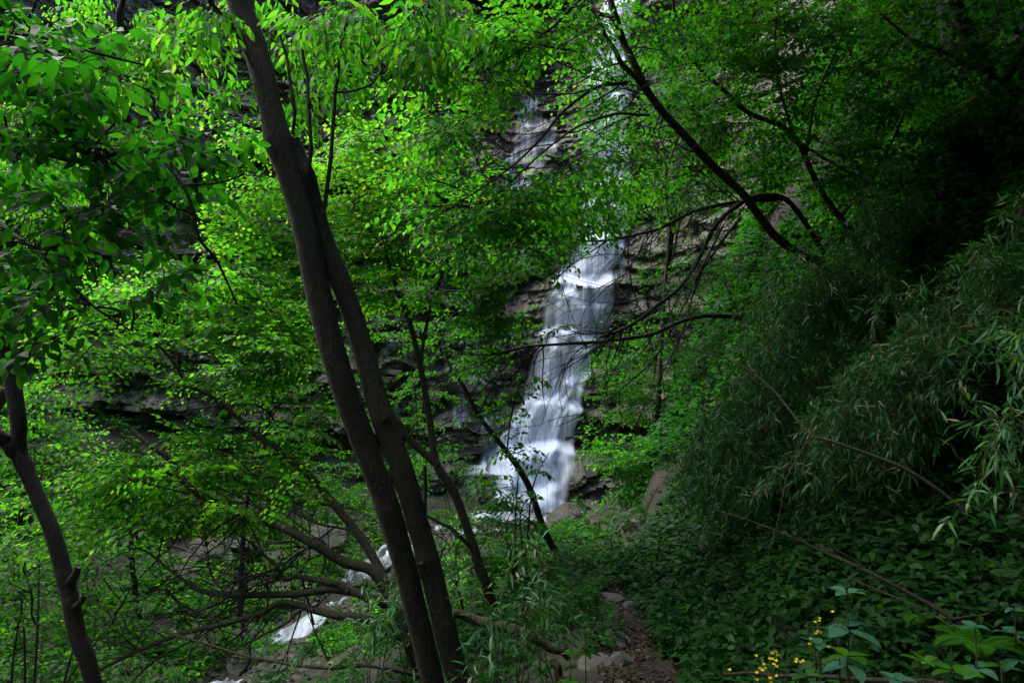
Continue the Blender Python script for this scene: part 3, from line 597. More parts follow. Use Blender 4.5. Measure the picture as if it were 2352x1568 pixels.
# low branching tree, lower left
t = Tree('spreading_tree', 'low spreading tree with long curved limbs reaching left over the stream', 'tree', 14, 'bark')
t.limb([(1000, 1640, 5.6), (965, 1540, 5.6), (930, 1440, 5.6), (885, 1350, 5.6), (850, 1305, 5.6), (790, 1290, 5.6), (720, 1250, 5.6), (640, 1205, 5.7), (560, 1180, 5.8), (460, 1135, 5.9), (415, 1090, 6), (390, 1050, 6), (340, 1015, 6), (300, 980, 6.1)], .055, .018, 'trunk', sides=20, ground_it=True, n=14)
t.limb([(893, 1360, 5.6), (865, 1290, 5.7), (820, 1220, 5.8), (770, 1160, 5.9), (720, 1100, 6), (650, 1040, 6.1), (590, 1000, 6.2), (540, 950, 6.3), (480, 905, 6.3), (430, 880, 6.3), (400, 830, 6.3), (350, 780, 6.3), (290, 760, 6.3)], .04, .010, sides=14, n=12)
t.limb([(905, 1395, 5.6), (860, 1375, 5.5), (800, 1355, 5.5), (720, 1358, 5.5), (600, 1365, 5.6), (500, 1360, 5.7), (440, 1345, 5.8)], .04, .02, sides=14)
t.limb([(800, 1355, 5.5), (760, 1335, 5.5), (690, 1325, 5.6), (655, 1325, 5.6), (630, 1290, 5.6), (590, 1260, 5.7)], .028, .012)
t.limb([(950, 1490, 5.6), (880, 1440, 5.4), (830, 1415, 5.4), (770, 1410, 5.4), (700, 1395, 5.5), (640, 1385, 5.5), (590, 1410, 5.5), (520, 1430, 5.5), (420, 1450, 5.6), (320, 1490, 5.7), (230, 1535, 5.8)], .036, .016, sides=12)
t.limb([(415, 1090, 6), (340, 1075, 6), (270, 1060, 6.1), (200, 1030, 6.2)], .012, .005); t.limb([(460, 1135, 5.9), (380, 1120, 5.9), (300, 1100, 6), (200, 1060, 6)], .012, .005)
t.limb([(600, 1000, 6.2), (640, 985, 6.2), (600, 935, 6.3), (530, 930, 6.4), (430, 940, 6.5)], .012, .005); t.limb([(430, 880, 6.3), (340, 860, 6.4), (250, 850, 6.5), (120, 830, 6.6)], .010, .004)
for pts, ra, rb in (([(700, 1395, 5.5), (640, 1440, 5.4), (560, 1480, 5.4), (470, 1540, 5.4)], .014, .006), ([(440, 1345, 5.8), (380, 1300, 5.9), (330, 1262, 6), (270, 1250, 6)], .014, .005), ([(560, 1180, 5.8), (500, 1210, 5.7), (430, 1290, 5.7), (370, 1400, 5.6)], .011, .004), ([(720, 1250, 5.6), (640, 1298, 5.5), (560, 1325, 5.5), (470, 1300, 5.6), (400, 1310, 5.6)], .012, .004), ([(820, 1220, 5.8), (730, 1200, 5.8), (650, 1165, 5.9), (560, 1130, 6), (470, 1120, 6)], .012, .004), ([(590, 1410, 5.5), (520, 1480, 5.4), (400, 1530, 5.4)], .012, .005), ([(520, 1430, 5.5), (430, 1400, 5.6), (340, 1420, 5.7), (250, 1400, 5.8)], .010, .004), ([(650, 1040, 6.1), (560, 1050, 6.1), (450, 1020, 6.2), (350, 1040, 6.3)], .010, .004), ([(770, 1160, 5.9), (690, 1150, 5.8), (600, 1090, 5.9), (520, 1080, 6)], .010, .004), ([(320, 1490, 5.7), (260, 1480, 5.7), (180, 1500, 5.7)], .008, .003)): t.limb(pts, ra, rb, sides=7)
t.spr('heart', .066, .7, twigs=11, per=9, droop=.3, hang=.35, vlo=.45, vhi=1)
CL = [(430, 650, 6.6, 150, 60, .6, 16), (300, 720, 6.5, 170, 80, .7, 22), (520, 720, 6.6, 130, 90, .6, 18), (620, 800, 6.5, 110, 90, .6, 14), (150, 800, 6.5, 150, 80, .7, 14), (400, 830, 6.5, 170, 70, .6, 16), (560, 900, 6.4, 100, 60, .5, 8), (500, 1030, 6.2, 90, 60, .5, 9), (600, 1080, 6.1, 120, 60, .5, 12), (380, 1090, 6.1, 150, 60, .5, 13), (230, 1120, 6.2, 140, 60, .6, 14), (480, 1170, 6, 160, 60, .5, 13), (320, 1190, 6, 150, 60, .5, 10), (120, 1170, 6.2, 100, 80, .5, 8), (690, 950, 6.3, 70, 80, .5, 7), (660, 1180, 6, 60, 40, .4, 4), (560, 660, 6.6, 60, 70, .4, 7)]
t.crown(CL, flow=(-.35, 0, .02)); t.bare(26, .5, 1.5, (-.9, .1, .1), (200, 800, 1150, 1560)).bare(18, .4, 1.2, (-.3, .1, .6), (300, 760, 1200, 1560)).bare(14, .5, 1.3, (-.6, 0, -.5), (250, 760, 1250, 1500)); t.done('leaf_lime', 295)

# tree behind the twin trunk, centre left
t = Tree('forked_tree', 'mid sized forked tree right behind the twin trunk with bright lime crown', 'tree', 15, 'bark_red')
t.limb([(1200, 1620, 6.8), (1155, 1450, 6.8), (1112, 1330, 6.8), (1082, 1235, 6.8), (1042, 1130, 6.8), (1003, 1062, 6.8), (988, 970, 6.9), (962, 830, 7), (938, 740, 7.1), (912, 670, 7.2), (885, 580, 7.3), (870, 480, 7.4), (880, 370, 7.5)], .058, .012, 'trunk', sides=20, ground_it=True, n=12)
t.limb([(1003, 1065, 6.8), (945, 1012, 6.8), (905, 955, 6.8), (850, 880, 7), (810, 780, 7.1), (790, 660, 7.2)], .04, .012, sides=12)
t.limb([(1098, 1270, 6.8), (1050, 1225, 6.7), (1000, 1192, 6.7), (930, 1165, 6.8), (860, 1170, 7)], .025, .01)
t.limb([(962, 830, 7), (978, 760, 7.1), (992, 690, 7.2), (1020, 620, 7.3), (1040, 540, 7.4)], .022, .006); t.limb([(885, 580, 7.3), (930, 510, 7.3), (950, 430, 7.4)], .013, .005); t.limb([(880, 570, 7.3), (830, 500, 7.3), (790, 420, 7.3), (740, 360, 7.2)], .013, .005)
t.limb([(1060, 1440, 6.6), (1160, 1420, 6.5), (1060, 1405, 6.3), (1030, 1400, 6.2)], .01, .008)
t.spr('heart', .070, .7, twigs=11, per=9, droop=.3, hang=.4, vlo=.55, vhi=1)
t.crown([(840, 320, 7.4, 80, 60, .5, 10), (780, 400, 7.3, 120, 80, .6, 20), (900, 430, 7.4, 120, 90, .6, 22), (620, 440, 7.1, 80, 60, .4, 9), (600, 530, 7.1, 80, 60, .4, 9), (650, 610, 7.1, 90, 80, .5, 13), (800, 520, 7.3, 110, 90, .6, 20), (940, 560, 7.3, 120, 90, .6, 20), (860, 640, 7.2, 90, 70, .5, 11), (1000, 470, 7.4, 80, 70, .5, 10), (780, 700, 7.1, 80, 90, .5, 9), (700, 820, 7, 80, 60, .4, 6), (590, 320, 7, 70, 40, .3, 4)], flow=(-.2, 0, .05))
t.done('leaf_lime', 295)

# small tree before the waterfall
t = Tree('slim_tree', 'slim dark leaning tree in front of the foot of the waterfall', 'tree', 16, 'bark_dark')
t.limb([(1320, 1350, 8.2), (1295, 1295, 8.2), (1252, 1220, 8.2), (1222, 1130, 8.2), (1190, 1068, 8.2), (1140, 1010, 8.2), (1100, 950, 8.2), (1062, 880, 8.2), (1032, 830, 8.3), (1010, 760, 8.4)], .052, .016, 'trunk', sides=16, ground_it=True)
t.limb([(1165, 1040, 8.2), (1170, 990, 8.2), (1180, 930, 8.2), (1200, 850, 8.2)], .012, .004); t.limb([(1100, 950, 8.2), (1130, 890, 8.2), (1170, 830, 8.2)], .014, .004); t.limb([(1290, 1290, 8.2), (1240, 1220, 8.1), (1200, 1180, 8.0), (1150, 1150, 8.0)], .013, .006)
t.spr('heart', .072, .5, twigs=8, per=6, droop=.4, hang=.5, vlo=.05, vhi=.75)
t.crown([(1100, 850, 8.2, 80, 90, .5, 9), (1150, 940, 8.1, 50, 50, .4, 4), (1180, 870, 8.0, 40, 60, .3, 3), (1050, 800, 8.3, 80, 80, .4, 8), (1170, 1030, 8, 30, 25, .2, 1), (1020, 980, 8.2, 60, 60, .4, 4), (1130, 750, 8.1, 80, 60, .4, 6)], rbr=.004)
t.done('leaf_mid', 290)

# tree leaning in from the right, over the waterfall
t = Tree('arching_tree', 'dark arching tree leaning left over the waterfall from the bamboo bank', 'tree', 17, 'bark_red')
t.limb([(1900, 620, 8), (1850, 590, 7.8), (1785, 548, 7.5), (1738, 490, 7.2), (1700, 440, 7), (1650, 390, 6.8), (1590, 330, 6.5), (1530, 270, 6.3), (1490, 215, 6.1), (1458, 150, 6), (1432, 100, 6), (1416, 40, 5.9), (1400, -20, 5.9), (1385, -120, 5.8)], .05, .026, 'trunk', sides=20, ground_it=True, n=12)
t.limb([(1420, 55, 5.9), (1398, 38, 5.9), (1340, 15, 5.8), (1290, -30, 5.7)], .022, .012); t.limb([(1545, 285, 6.3), (1480, 205, 6.0), (1420, 130, 5.8), (1380, 60, 5.7), (1350, -40, 5.6)], .028, .014)
t.limb([(1440, 190, 6), (1380, 198, 5.8), (1310, 240, 5.6), (1250, 310, 5.4), (1180, 380, 5.3), (1080, 450, 5.2), (980, 510, 5.2)], .016, .004, sides=8)
t.limb([(1490, 265, 6.1), (1420, 262, 5.9), (1340, 285, 5.7), (1260, 340, 5.5), (1150, 440, 5.4), (1040, 540, 5.3)], .013, .004, sides=8)
t.limb([(1350, -20, 5.6), (1270, 60, 5.4), (1190, 120, 5.2), (1100, 170, 5.0)], .014, .004, sides=8); t.limb([(1300, 115, 5.7), (1200, 95, 5.5), (1120, 110, 5.3), (1030, 200, 5.2), (960, 270, 5.2)], .012, .004, sides=8)
t.spr('heart', .066, .65, twigs=11, per=9, droop=.3, hang=.35, vlo=.15, vhi=.95)
t.crown([(1120, 60, 5.4, 120, 60, .5, 9), (1260, 70, 5.5, 100, 70, .5, 9), (1080, 180, 5.3, 100, 60, .5, 8), (1170, 100, 5.5, 100, 30, .5, 5), (1030, 290, 5.2, 80, 60, .4, 7), (1320, 60, 5.7, 40, 50, .4, 4), (1040, 300, 5.4, 40, 40, .4, 3), (1390, 200, 6.8, 30, 40, .2, 5), (1300, 400, 5.6, 80, 50, .5, 7), (1170, 410, 5.4, 90, 50, .5, 8), (1390, 340, 5.9, 60, 40, .5, 4), (1060, 480, 5.3, 110, 70, .5, 11), (1210, 480, 5.4, 110, 60, .5, 10), (1330, 450, 5.7, 80, 50, .5, 6), (1520, 80, 6.8, 80, 60, .4, 8), (1410, 420, 6.0, 70, 40, .5, 4), (1390, 120, 6.8, 60, 110, .3, 6), (1390, 10, 6.8, 70, 40, .3, 4), (1420, 300, 6.9, 50, 60, .3, 3), (960, 200, 5.2, 30, 30, .2, 1)], flow=(-.55, -.1, -.12))
t.bare(40, .5, 1.6, (-1, -.1, -.25))
t.done('leaf_lime', 295)

t = Tree('bent_tree', 'dark tree bending over in a low arch with drooping limbs right of the waterfall', 'tree', 18, 'bark_dark')
t.limb([(1915, 640, 8.4), (1895, 590, 8.3), (1870, 550, 8.2), (1835, 490, 8), (1800, 455, 7.7), (1740, 450, 7.4), (1690, 475, 7.1), (1640, 520, 6.9), (1610, 580, 6.8), (1570, 650, 6.7), (1510, 700, 6.6), (1450, 745, 6.5), (1380, 775, 6.4)], .036, .014, 'trunk', sides=16, ground_it=True)
t.limb([(1800, 455, 7.7), (1700, 465, 7.4), (1600, 485, 7.1), (1500, 530, 6.8), (1400, 550, 6.6), (1330, 550, 6.4), (1240, 530, 6.2)], .024, .006, sides=10)
t.limb([(1700, 727, 7.2), (1640, 725, 7), (1580, 735, 6.9), (1500, 765, 6.8), (1400, 782, 6.7), (1300, 788, 6.6), (1220, 795, 6.5), (1130, 815, 6.5)], .026, .009, sides=12)
t.limb([(1700, 500, 7.3), (1640, 580, 7.2), (1600, 650, 7.2), (1570, 750, 7.1), (1520, 860, 7.0), (1470, 950, 6.9)], .016, .004, sides=8); t.limb([(1660, 520, 7.2), (1600, 640, 7.0), (1520, 800, 6.9), (1430, 890, 6.8), (1340, 950, 6.7), (1280, 980, 6.6)], .012, .003, sides=8)
t.limb([(1400, 782, 6.7), (1340, 800, 6.6), (1290, 815, 6.55)], .009, .003, sides=6); t.limb([(1500, 530, 6.8), (1430, 640, 6.7), (1410, 700, 6.7), (1380, 770, 6.7)], .008, .003, sides=6); t.limb([(1400, 550, 6.6), (1300, 620, 6.5), (1230, 700, 6.4)], .008, .003, sides=6); t.limb([(1240, 795, 6.5), (1180, 860, 6.4), (1110, 930, 6.3)], .007, .002, sides=6)
t.spr('heart', .064, .5, twigs=8, per=7, droop=.35, hang=.4, vlo=0, vhi=.7)
t.crown([(1150, 600, 6.3, 110, 60, .5, 14), (1270, 590, 6.4, 80, 40, .4, 7), (1060, 650, 6.3, 90, 60, .4, 10), (1130, 700, 6.4, 80, 60, .4, 9), (1420, 500, 6.8, 90, 40, .5, 7), (1560, 440, 7.2, 100, 50, .6, 8), (1200, 740, 6.4, 50, 40, .3, 4), (1290, 760, 6.5, 60, 20, .2, 1)], flow=(-.5, 0, -.2), rbr=.004)
t.bare(80, .5, 1.6, (-1, -.1, -.3)).bare(30, .4, 1.1, (-.6, 0, -.9), (1250, 1620, 450, 900))
t.done('leaf_mid', 295)

t = Tree('leafy_tree', 'shaded leafy tree with crossing branches, upper right beside the arching trunk', 'tree', 19, 'bark_red')
t.limb([(2000, 620, 8.8), (1975, 570, 8.8), (1945, 520, 8.7), (1900, 460, 8.6), (1865, 400, 8.5), (1835, 330, 8.4), (1795, 290, 8.3), (1720, 262, 8.1), (1665, 210, 8), (1600, 150, 7.8), (1560, 80, 7.6), (1540, -40, 7.5)], .05, .015, 'trunk', sides=14, ground_it=True)
t.limb([(1990, 412, 8.9), (1930, 385, 8.7), (1870, 350, 8.5), (1820, 320, 8.4)], .022, .014); t.limb([(1850, 370, 8.5), (1870, 240, 8.4), (1920, 120, 8.3), (1960, 0, 8.2)], .02, .008); t.limb([(1830, 330, 8.4), (1790, 200, 8.3), (1780, 90, 8.2), (1790, -30, 8.1)], .02, .008); t.limb([(1930, 500, 8.7), (2020, 380, 8.6), (2080, 250, 8.5), (2110, 100, 8.4)], .02, .008)
t.spr('heart', .075, .75, twigs=11, per=8, droop=.3, hang=.35, vlo=0, vhi=.8)
t.crown([(1640, 90, 8, 140, 90, .8, 26), (1800, 100, 8.2, 140, 100, .8, 28), (1620, 230, 8, 120, 80, .7, 18), (1780, 250, 8.2, 140, 80, .7, 22), (1950, 130, 8.4, 130, 110, .8, 26), (1950, 290, 8.5, 120, 90, .7, 20), (1650, 340, 8.1, 110, 70, .6, 14), (1830, 400, 8.5, 120, 70, .6, 14), (1980, 440, 8.8, 100, 70, .6, 12), (2090, 220, 8.5, 110, 120, .8, 18), (1720, 10, 8, 120, 40, .6, 10), (1880, 10, 8.2, 120, 40, .6, 10), (2060, 20, 8.3, 120, 50, .6, 12)], flow=(-.3, 0, -.1))
t.done('leaf_mid', 295)

t = Tree('tall_tree', 'thick shaded trunk leaning across the top right corner with dark crown', 'tree', 20, 'bark')
t.limb([(2440, 520, 8.5), (2400, 420, 8.5), (2355, 330, 8.4), (2290, 215, 8.2), (2240, 110, 8.1), (2190, 0, 8), (2140, -120, 7.8), (2060, -330, 7.4)], .10, .07, 'trunk', sides=22, ground_it=True)
t.limb([(2265, 160, 8.2), (2150, 115, 7.8), (2080, 80, 7.6), (2020, 30, 7.4)], .022, .01); t.limb([(2100, -240, 7.6), (1900, -300, 6.5), (1700, -260, 5.5)], .03, .015); t.limb([(2060, -330, 7.4), (2100, -700, 6.5), (2200, -1200, 5.5)], .06, .03); t.limb([(2290, 215, 8.2), (2380, 60, 7.5), (2500, -150, 6.5), (2700, -500, 5)], .05, .02)
t.spr('heart', .10, .9, twigs=8, per=7, droop=.3, hang=.35, vlo=0, vhi=.7)
t.crown([(2180, 60, 7.8, 130, 80, .8, 14), (2280, 180, 7.8, 110, 110, .8, 13), (2120, 300, 8.6, 120, 110, .8, 12), (2300, 350, 8.2, 90, 100, .7, 8)])
t.crown([(3.2, 4.5, 6.8, 2.6, 2.6, .9, 70), (4.6, 2.2, 6.2, 2.5, 2.5, 1.0, 60), (1.9, 1.6, 6.6, 1.9, 2.0, .7, 34), (5.5, 6.5, 7.8, 2.0, 2.2, 1.0, 40)], world=True)  # overhead clusters out of view, put in for shade on the right
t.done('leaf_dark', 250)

t = Tree('added_shade_tree', 'dark tree added on the right slope, its unseen canopy placed to shade the path', 'tree', 21, 'bark_dark')
b = np.array([6.4, 9.5, 0]); b[2] = G(b[0], b[1]) - .2
t.limb([b, b + [-.4, -.2, 2.5], [5.2, 8.8, 9.2], [4.2, 8.2, 11.5]], .13, .06, 'trunk', world=True, sides=16)
for e in ([1.6, 9.5, 10.6], [2.2, 12.0, 11.5], [1.4, 5.5, 9.0], [4.5, 4.0, 9.0], [6.0, 12.5, 12.5], [3.2, 2.0, 8.5], [2.0, -2.0, 7.0]): t.limb([[5.2, 8.8, 9.2], (np.array([5.2, 8.8, 9.4]) + e) / 2 + [0, 0, .5], e], .05, .015, 'branch', world=True, sides=8)
t.spr('small', .17, 1.3, twigs=9, per=7, droop=.3, hang=.3, vlo=0, vhi=.7)
t.crown([(3.6, 9.5, 11.6, 2.2, 2.6, .9, 150), (4.2, 5.5, 9.8, 2.4, 2.6, .9, 170), (4.8, 12.5, 13.0, 2.4, 2.4, 1.0, 130), (3.0, 2.0, 8.8, 2.2, 2.2, .8, 120), (6.8, 6.5, 10.5, 2.0, 3.5, 1.2, 160), (7.5, 11.0, 14.0, 2.4, 2.6, 1.2, 120), (3.0, 12.6, 13.6, 2.4, 2.2, .8, 130), (2.2, 4.4, 7.2, 1.9, 1.5, .5, 60), (5.5, 3.0, 7.5, 1.8, 2.0, .8, 80), (3.2, 1.2, 5.6, 2.0, 1.5, .5, 110), (6.0, 5.0, 8.6, 2.0, 2.5, .8, 90), (.8, 3.0, 8.2, 1.2, 2.2, .6, 50), (1.5, -2.5, 7.0, 3.5, 2.5, 1.2, 90), (4.5, -1.0, 6.5, 2.2, 3.5, 2.0, 80), (-2.5, -3.5, 5.5, 2.5, 2.0, 2.0, 70)], world=True)  # added canopy above and behind the camera, keeps light off path and bank
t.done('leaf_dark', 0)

# ------------------------------------------------------------------ shrubs and further trees
def ghit(px, py, dmax=40):
    d = np.arange(1.2, dmax, .04); p = CAM + d[:, None] * (FW + RT * ((px - 1176) / 1568) + UP * ((784 - py) / 1568))
    k = np.argmax(p[:, 2] <= ground(p[:, 0], p[:, 1])); return p[k] if p[k, 2] <= ground(p[k:k + 1, 0], p[k:k + 1, 1])[0] + .01 else None
def shrub(name, label, seed, base, clusters, leaf='small', ll=.07, L=.45, mat='leaf_mid', stems=4, r=.014, single=120, category='shrub', bark='bark_dark', flow=None, on_ground=True, vlo=.05, vhi=.85, hang=.35, twigs=7, per=6, **kw):
    t = Tree(name, label, category, seed, bark, **kw); b = np.asarray(base, float)
    if on_ground: b[2] = G(b[0], b[1]) - .05
    cl = np.array([P(c[0], c[1], c[2]) for c in clusters])
    for k in range(stems):
        e = cl[k % len(cl)] + t.rng.normal(0, .12, 3); o = b + t.rng.normal(0, .05, 3) * np.array([1, 1, 0]); m = (o + e) / 2 + np.array([0, 0, .2 * np.linalg.norm(e - o)]) + t.rng.normal(0, .06, 3)
        t.limb([o, m, e], r, r * .3, 'stem', sides=6, world=True, n=5)
    t.spr(leaf, ll, L, twigs=twigs, per=per, droop=.35, hang=hang, vlo=vlo, vhi=vhi); t.crown(clusters, flow=flow, rbr=.003); t.done(mat, single); return t
# bank right of the fall
shrub('bank_shrub', 'bright green shrub bulging over the rock right of the foot of the waterfall', 31, P(1470, 1110, 13.5), [(1440, 1040, 12.6, 65, 50, .6, 40), (1495, 1100, 12.4, 60, 55, .6, 34), (1405, 1060, 12.6, 30, 30, .4, 8), (1530, 1020, 12.8, 50, 40, .5, 18), (1450, 1140, 12.2, 40, 30, .4, 10)], ll=.10, L=.7, mat='leaf_lime', single=60, vlo=.1, vhi=.7)
shrub('bank_shrub', 'hanging shrub on the bank right of the middle of the waterfall', 32, P(1500, 960, 15), [(1440, 860, 15, 65, 60, .7, 44), (1500, 930, 15, 60, 50, .7, 28), (1410, 930, 15, 35, 40, .5, 12), (1540, 850, 15.4, 60, 60, .6, 20), (1490, 780, 15.5, 50, 40, .6, 14)], ll=.10, L=.8, mat='leaf_mid', single=40)
shrub('bank_shrub', 'dark shrub under the bent tree on the slope right of the waterfall', 33, P(1640, 900, 12), [(1600, 800, 12, 80, 70, .7, 20), (1640, 900, 11.5, 70, 70, .7, 16), (1560, 730, 12.5, 70, 50, .7, 13), (1680, 780, 11.5, 70, 70, .7, 14)], ll=.09, L=.7, mat='leaf_dark', single=40)
shrub('bank_shrub', 'dark shrub above the bent tree on the slope right of the waterfall', 34, P(1700, 700, 12), [(1620, 620, 12, 90, 70, .7, 20), (1720, 600, 11.5, 80, 70, .7, 18), (1800, 660, 11, 70, 60, .7, 13)], ll=.09, L=.7, mat='leaf_dark', single=30)
shrub('bank_shrub', 'small leafy shrub at the foot of the rock beside the waterfall pool', 35, P(1360, 1250, 12.5), [(1340, 1215, 12.5, 40, 25, .4, 9), (1380, 1235, 12.3, 40, 20, .4, 7), (1315, 1180, 12.8, 15, 20, .2, 3)], ll=.11, L=.45, mat='leaf_mid', single=80, vlo=.3, vhi=1)
shrub('bank_shrub', 'shaded shrub in the dark hollow behind the flat rock', 36, P(1470, 1220, 10.5), [(1450, 1180, 10.8, 50, 40, .5, 11), (1520, 1160, 10.5, 50, 60, .5, 12), (1560, 1080, 10.5, 50, 60, .5, 11)], ll=.08, L=.5, mat='leaf_dark', single=60)
shrub('bank_shrub', 'thin stemmed shrub standing between the slim tree and the forked tree', 37, P(1190, 1400, 7.4), [(1170, 1120, 7.4, 60, 60, .4, 12), (1220, 1060, 7.4, 30, 30, .3, 3), (1130, 1200, 7.3, 60, 60, .4, 12), (1200, 1230, 7.2, 50, 60, .4, 9), (1150, 1300, 7.1, 70, 50, .4, 10)], ll=.075, L=.45, stems=7, mat='leaf_mid', single=200, vlo=.1)
shrub('bank_shrub', 'leafy shrub on the bank below the forked tree', 38, P(1120, 1420, 8.5), [(1090, 1340, 8.5, 70, 50, .5, 14), (1040, 1270, 9, 60, 40, .5, 9), (1160, 1390, 8, 70, 50, .5, 12), (1230, 1330, 8.6, 50, 40, .4, 8)], ll=.075, L=.5, mat='leaf_lime', single=160)
# far side of the stream, left
shrub('stream_shrub', 'bright low shrub on the bank just below the lowest white rapid', 41, P(850, 1480, 10.5), [(860, 1400, 11, 60, 30, .6, 13), (800, 1440, 10.5, 70, 40, .6, 14), (900, 1470, 9.5, 60, 50, .6, 12)], ll=.08, L=.5, mat='leaf_lime', single=120)
shrub('stream_shrub', 'pale green shrub across the stream under the low horizontal limb', 42, P(540, 1370, 19), [(540, 1300, 19, 70, 30, .8, 13), (640, 1290, 18.5, 50, 25, .7, 8), (470, 1320, 19, 60, 30, .8, 9)], ll=.13, L=.8, mat='leaf_lime', single=20)
shrub('stream_shrub', 'sunny shrub on the gravel bank in the lower left', 43, P(500, 1500, 14), [(520, 1450, 14, 90, 40, .8, 18), (420, 1480, 13.5, 80, 40, .8, 14), (600, 1480, 13.5, 50, 30, .6, 8)], ll=.11, L=.7, mat='leaf_lime', single=40)
shrub('stream_shrub', 'leafy shrub in the bottom left corner behind the dark trunk', 44, P(100, 1560, 9), [(70, 1420, 9, 90, 60, .7, 16), (180, 1500, 8.6, 90, 60, .7, 16), (310, 1540, 8.3, 90, 40, .6, 13), (60, 1540, 8.4, 80, 50, .6, 12)], ll=.085, L=.6, mat='leaf_mid', single=140)
shrub('stream_shrub', 'shrub with small leaves left of the dark knotted trunk', 45, P(60, 1450, 7), [(60, 1270, 7.2, 80, 60, .6, 15), (40, 1360, 7, 70, 50, .5, 10), (220, 1300, 7.4, 80, 60, .6, 14), (280, 1390, 7.4, 80, 50, .5, 12)], ll=.075, L=.55, mat='leaf_mid', single=200, stems=5, r=.02)
shrub('stream_shrub', 'shrub on the cliff foot left of the waterfall behind the twin trunk', 46, P(760, 1220, 18), [(740, 1080, 18, 80, 50, .8, 16), (850, 1120, 18, 60, 40, .7, 9), (660, 1010, 18.5, 80, 50, .8, 14), (930, 1090, 18, 50, 50, .6, 9)], ll=.13, L=.8, mat='leaf_mid', single=20, vlo=.2, vhi=.9)
shrub('stream_shrub', 'fresh green shrub by the white water between the trunks', 47, P(1060, 1260, 17), [(1010, 1060, 16, 60, 50, .6, 10), (960, 1180, 16, 50, 30, .5, 6), (1080, 1180, 16, 40, 25, .5, 5)], ll=.11, L=.7, mat='leaf_mid', single=20)
# background trees against the left cliff
for q, (bx, by, bd, cl, lab, mt) in enumerate([
        (60, 1250, 12, [(80, 1000, 12, 90, 60, .8, 16), (30, 900, 12, 80, 80, .8, 16), (150, 1070, 11.5, 100, 50, .8, 14)], 'leafy tree far left below the rock overhang', 'leaf_lime'),
        (330, 1300, 14, [(300, 1100, 14, 120, 50, 1, 20), (430, 1060, 13.5, 90, 50, 1, 15), (200, 1180, 13.5, 120, 50, 1, 18)], 'bright background tree below the brown rock face at left', 'leaf_lime'),
        (560, 1150, 15, [(640, 690, 15, 80, 60, 1, 15), (700, 780, 15, 80, 60, 1, 14), (600, 860, 15, 90, 60, 1, 14)], 'background tree seen left of the twin trunk under the cliff', 'leaf_lime'),
        (960, 1160, 15, [(920, 760, 15, 80, 60, 1, 12), (1000, 870, 15, 70, 60, 1, 10), (900, 930, 15, 70, 60, 1, 9), (1040, 730, 15, 50, 60, .8, 7)], 'background tree on the ledges left of the waterfall', 'leaf_mid'),
        (1500, 560, 15, [(1490, 300, 15, 90, 80, 1, 14), (1560, 420, 14, 90, 70, 1, 15), (1700, 330, 13, 120, 100, 1, 24), (1620, 180, 14, 120, 100, 1, 20), (1480, 120, 16, 70, 70, .8, 8)], 'shaded background tree at the top right of the waterfall', 'leaf_mid'),
        (2050, 640, 11, [(2050, 350, 11, 120, 120, 1, 24), (2200, 420, 10.5, 110, 110, 1, 20), (1930, 500, 10.5, 100, 80, .9, 14), (2280, 230, 10.5, 100, 120, 1, 16), (2130, 120, 11, 130, 110, 1, 22), (1900, 330, 11, 100, 100, 1, 16)], 'dark background tree filling the slope at upper right', 'leaf_dark')]):
    tr = Tree('background_tree', lab, 'tree', 60 + q, 'bark_dark'); b = P(bx, by, bd); b[2] = G(b[0], b[1]) - .1
    if b[1] > float(cliff(b[0], b[2])) - .6: b[1] = float(cliff(b[0], b[2])) - .6; b[2] = G(b[0], b[1]) - .1
    e = [P(*c[:3]) for c in cl]; top = np.mean(e, 0) + np.array([0, 0, .6])
    tr.limb([b, b * .6 + top * .4 + tr.rng.normal(0, .15, 3), top], .07, .02, 'trunk', world=True, n=8)
    for c in e: tr.limb([b * .5 + top * .5, b * .2 + top * .5 + c * .3, c], .025, .008, 'branch', world=True, sides=8, n=5)
    tr.spr('small', .10, .95, twigs=10, per=8, droop=.3, hang=.35, vlo=.1, vhi=.95); tr.crown(cl); tr.done(mt, 30)
# plants rooted on the cliff ledges
CP = [(520, 410, 'tufted maple like plant glowing green on a dark ledge left of the twin trunk', 'leaf_lime', 50, 30), (430, 470, 'low green plant on the ledge under the hanging dark leaves', 'leaf_mid', 70, 30), (470, 560, 'shaded plant on the cliff above the brown rock shelf', 'leaf_dark', 60, 25),
      (40, 520, 'blue green plant on the cliff at the left edge', 'leaf_mid', 60, 40), (830, 230, 'small plant on the cliff shelf right of the twin trunk near the top', 'leaf_dark', 60, 25), (930, 260, 'plant on a grey ledge between the twin trunk and the arching tree', 'leaf_dark', 40, 25),
      (880, 130, 'dark plant on the cliff top between trunk and waterfall', 'leaf_dark', 60, 40), (560, 250, 'brownish plant clump on the dark cliff left of the twin trunk', 'leaf_dark', 60, 60), (620, 150, 'plant clump on the upper cliff touching the twin trunk', 'leaf_dark', 60, 50), (350, 520, 'plant on the shaded cliff near the hanging branch tip', 'leaf_mid', 60, 40), (640, 1000, 'small plant on the rock behind the long curved limb', 'leaf_mid', 50, 25), (1480, 760, 'fern like plant on the rock wall right of the waterfall', 'leaf_mid', 40, 30), (1500, 640, 'green plant on the rock wall beside the upper waterfall', 'leaf_mid', 40, 40)]
for q, (px, py, lab, mt, rx, ry) in enumerate(CP):
    p = hit(px, py); p[1] = float(cliff(p[0], p[2])) + .1; _, _, dd = project(p)
    shrub('cliff_plant', lab, 90 + q, p, [(px, py, dd - .45, rx, ry, .4, 9 + rx // 8)], ll=.14, L=.7, mat=mt, single=12, category='plant', on_ground=False, r=.012, twigs=6, per=5)

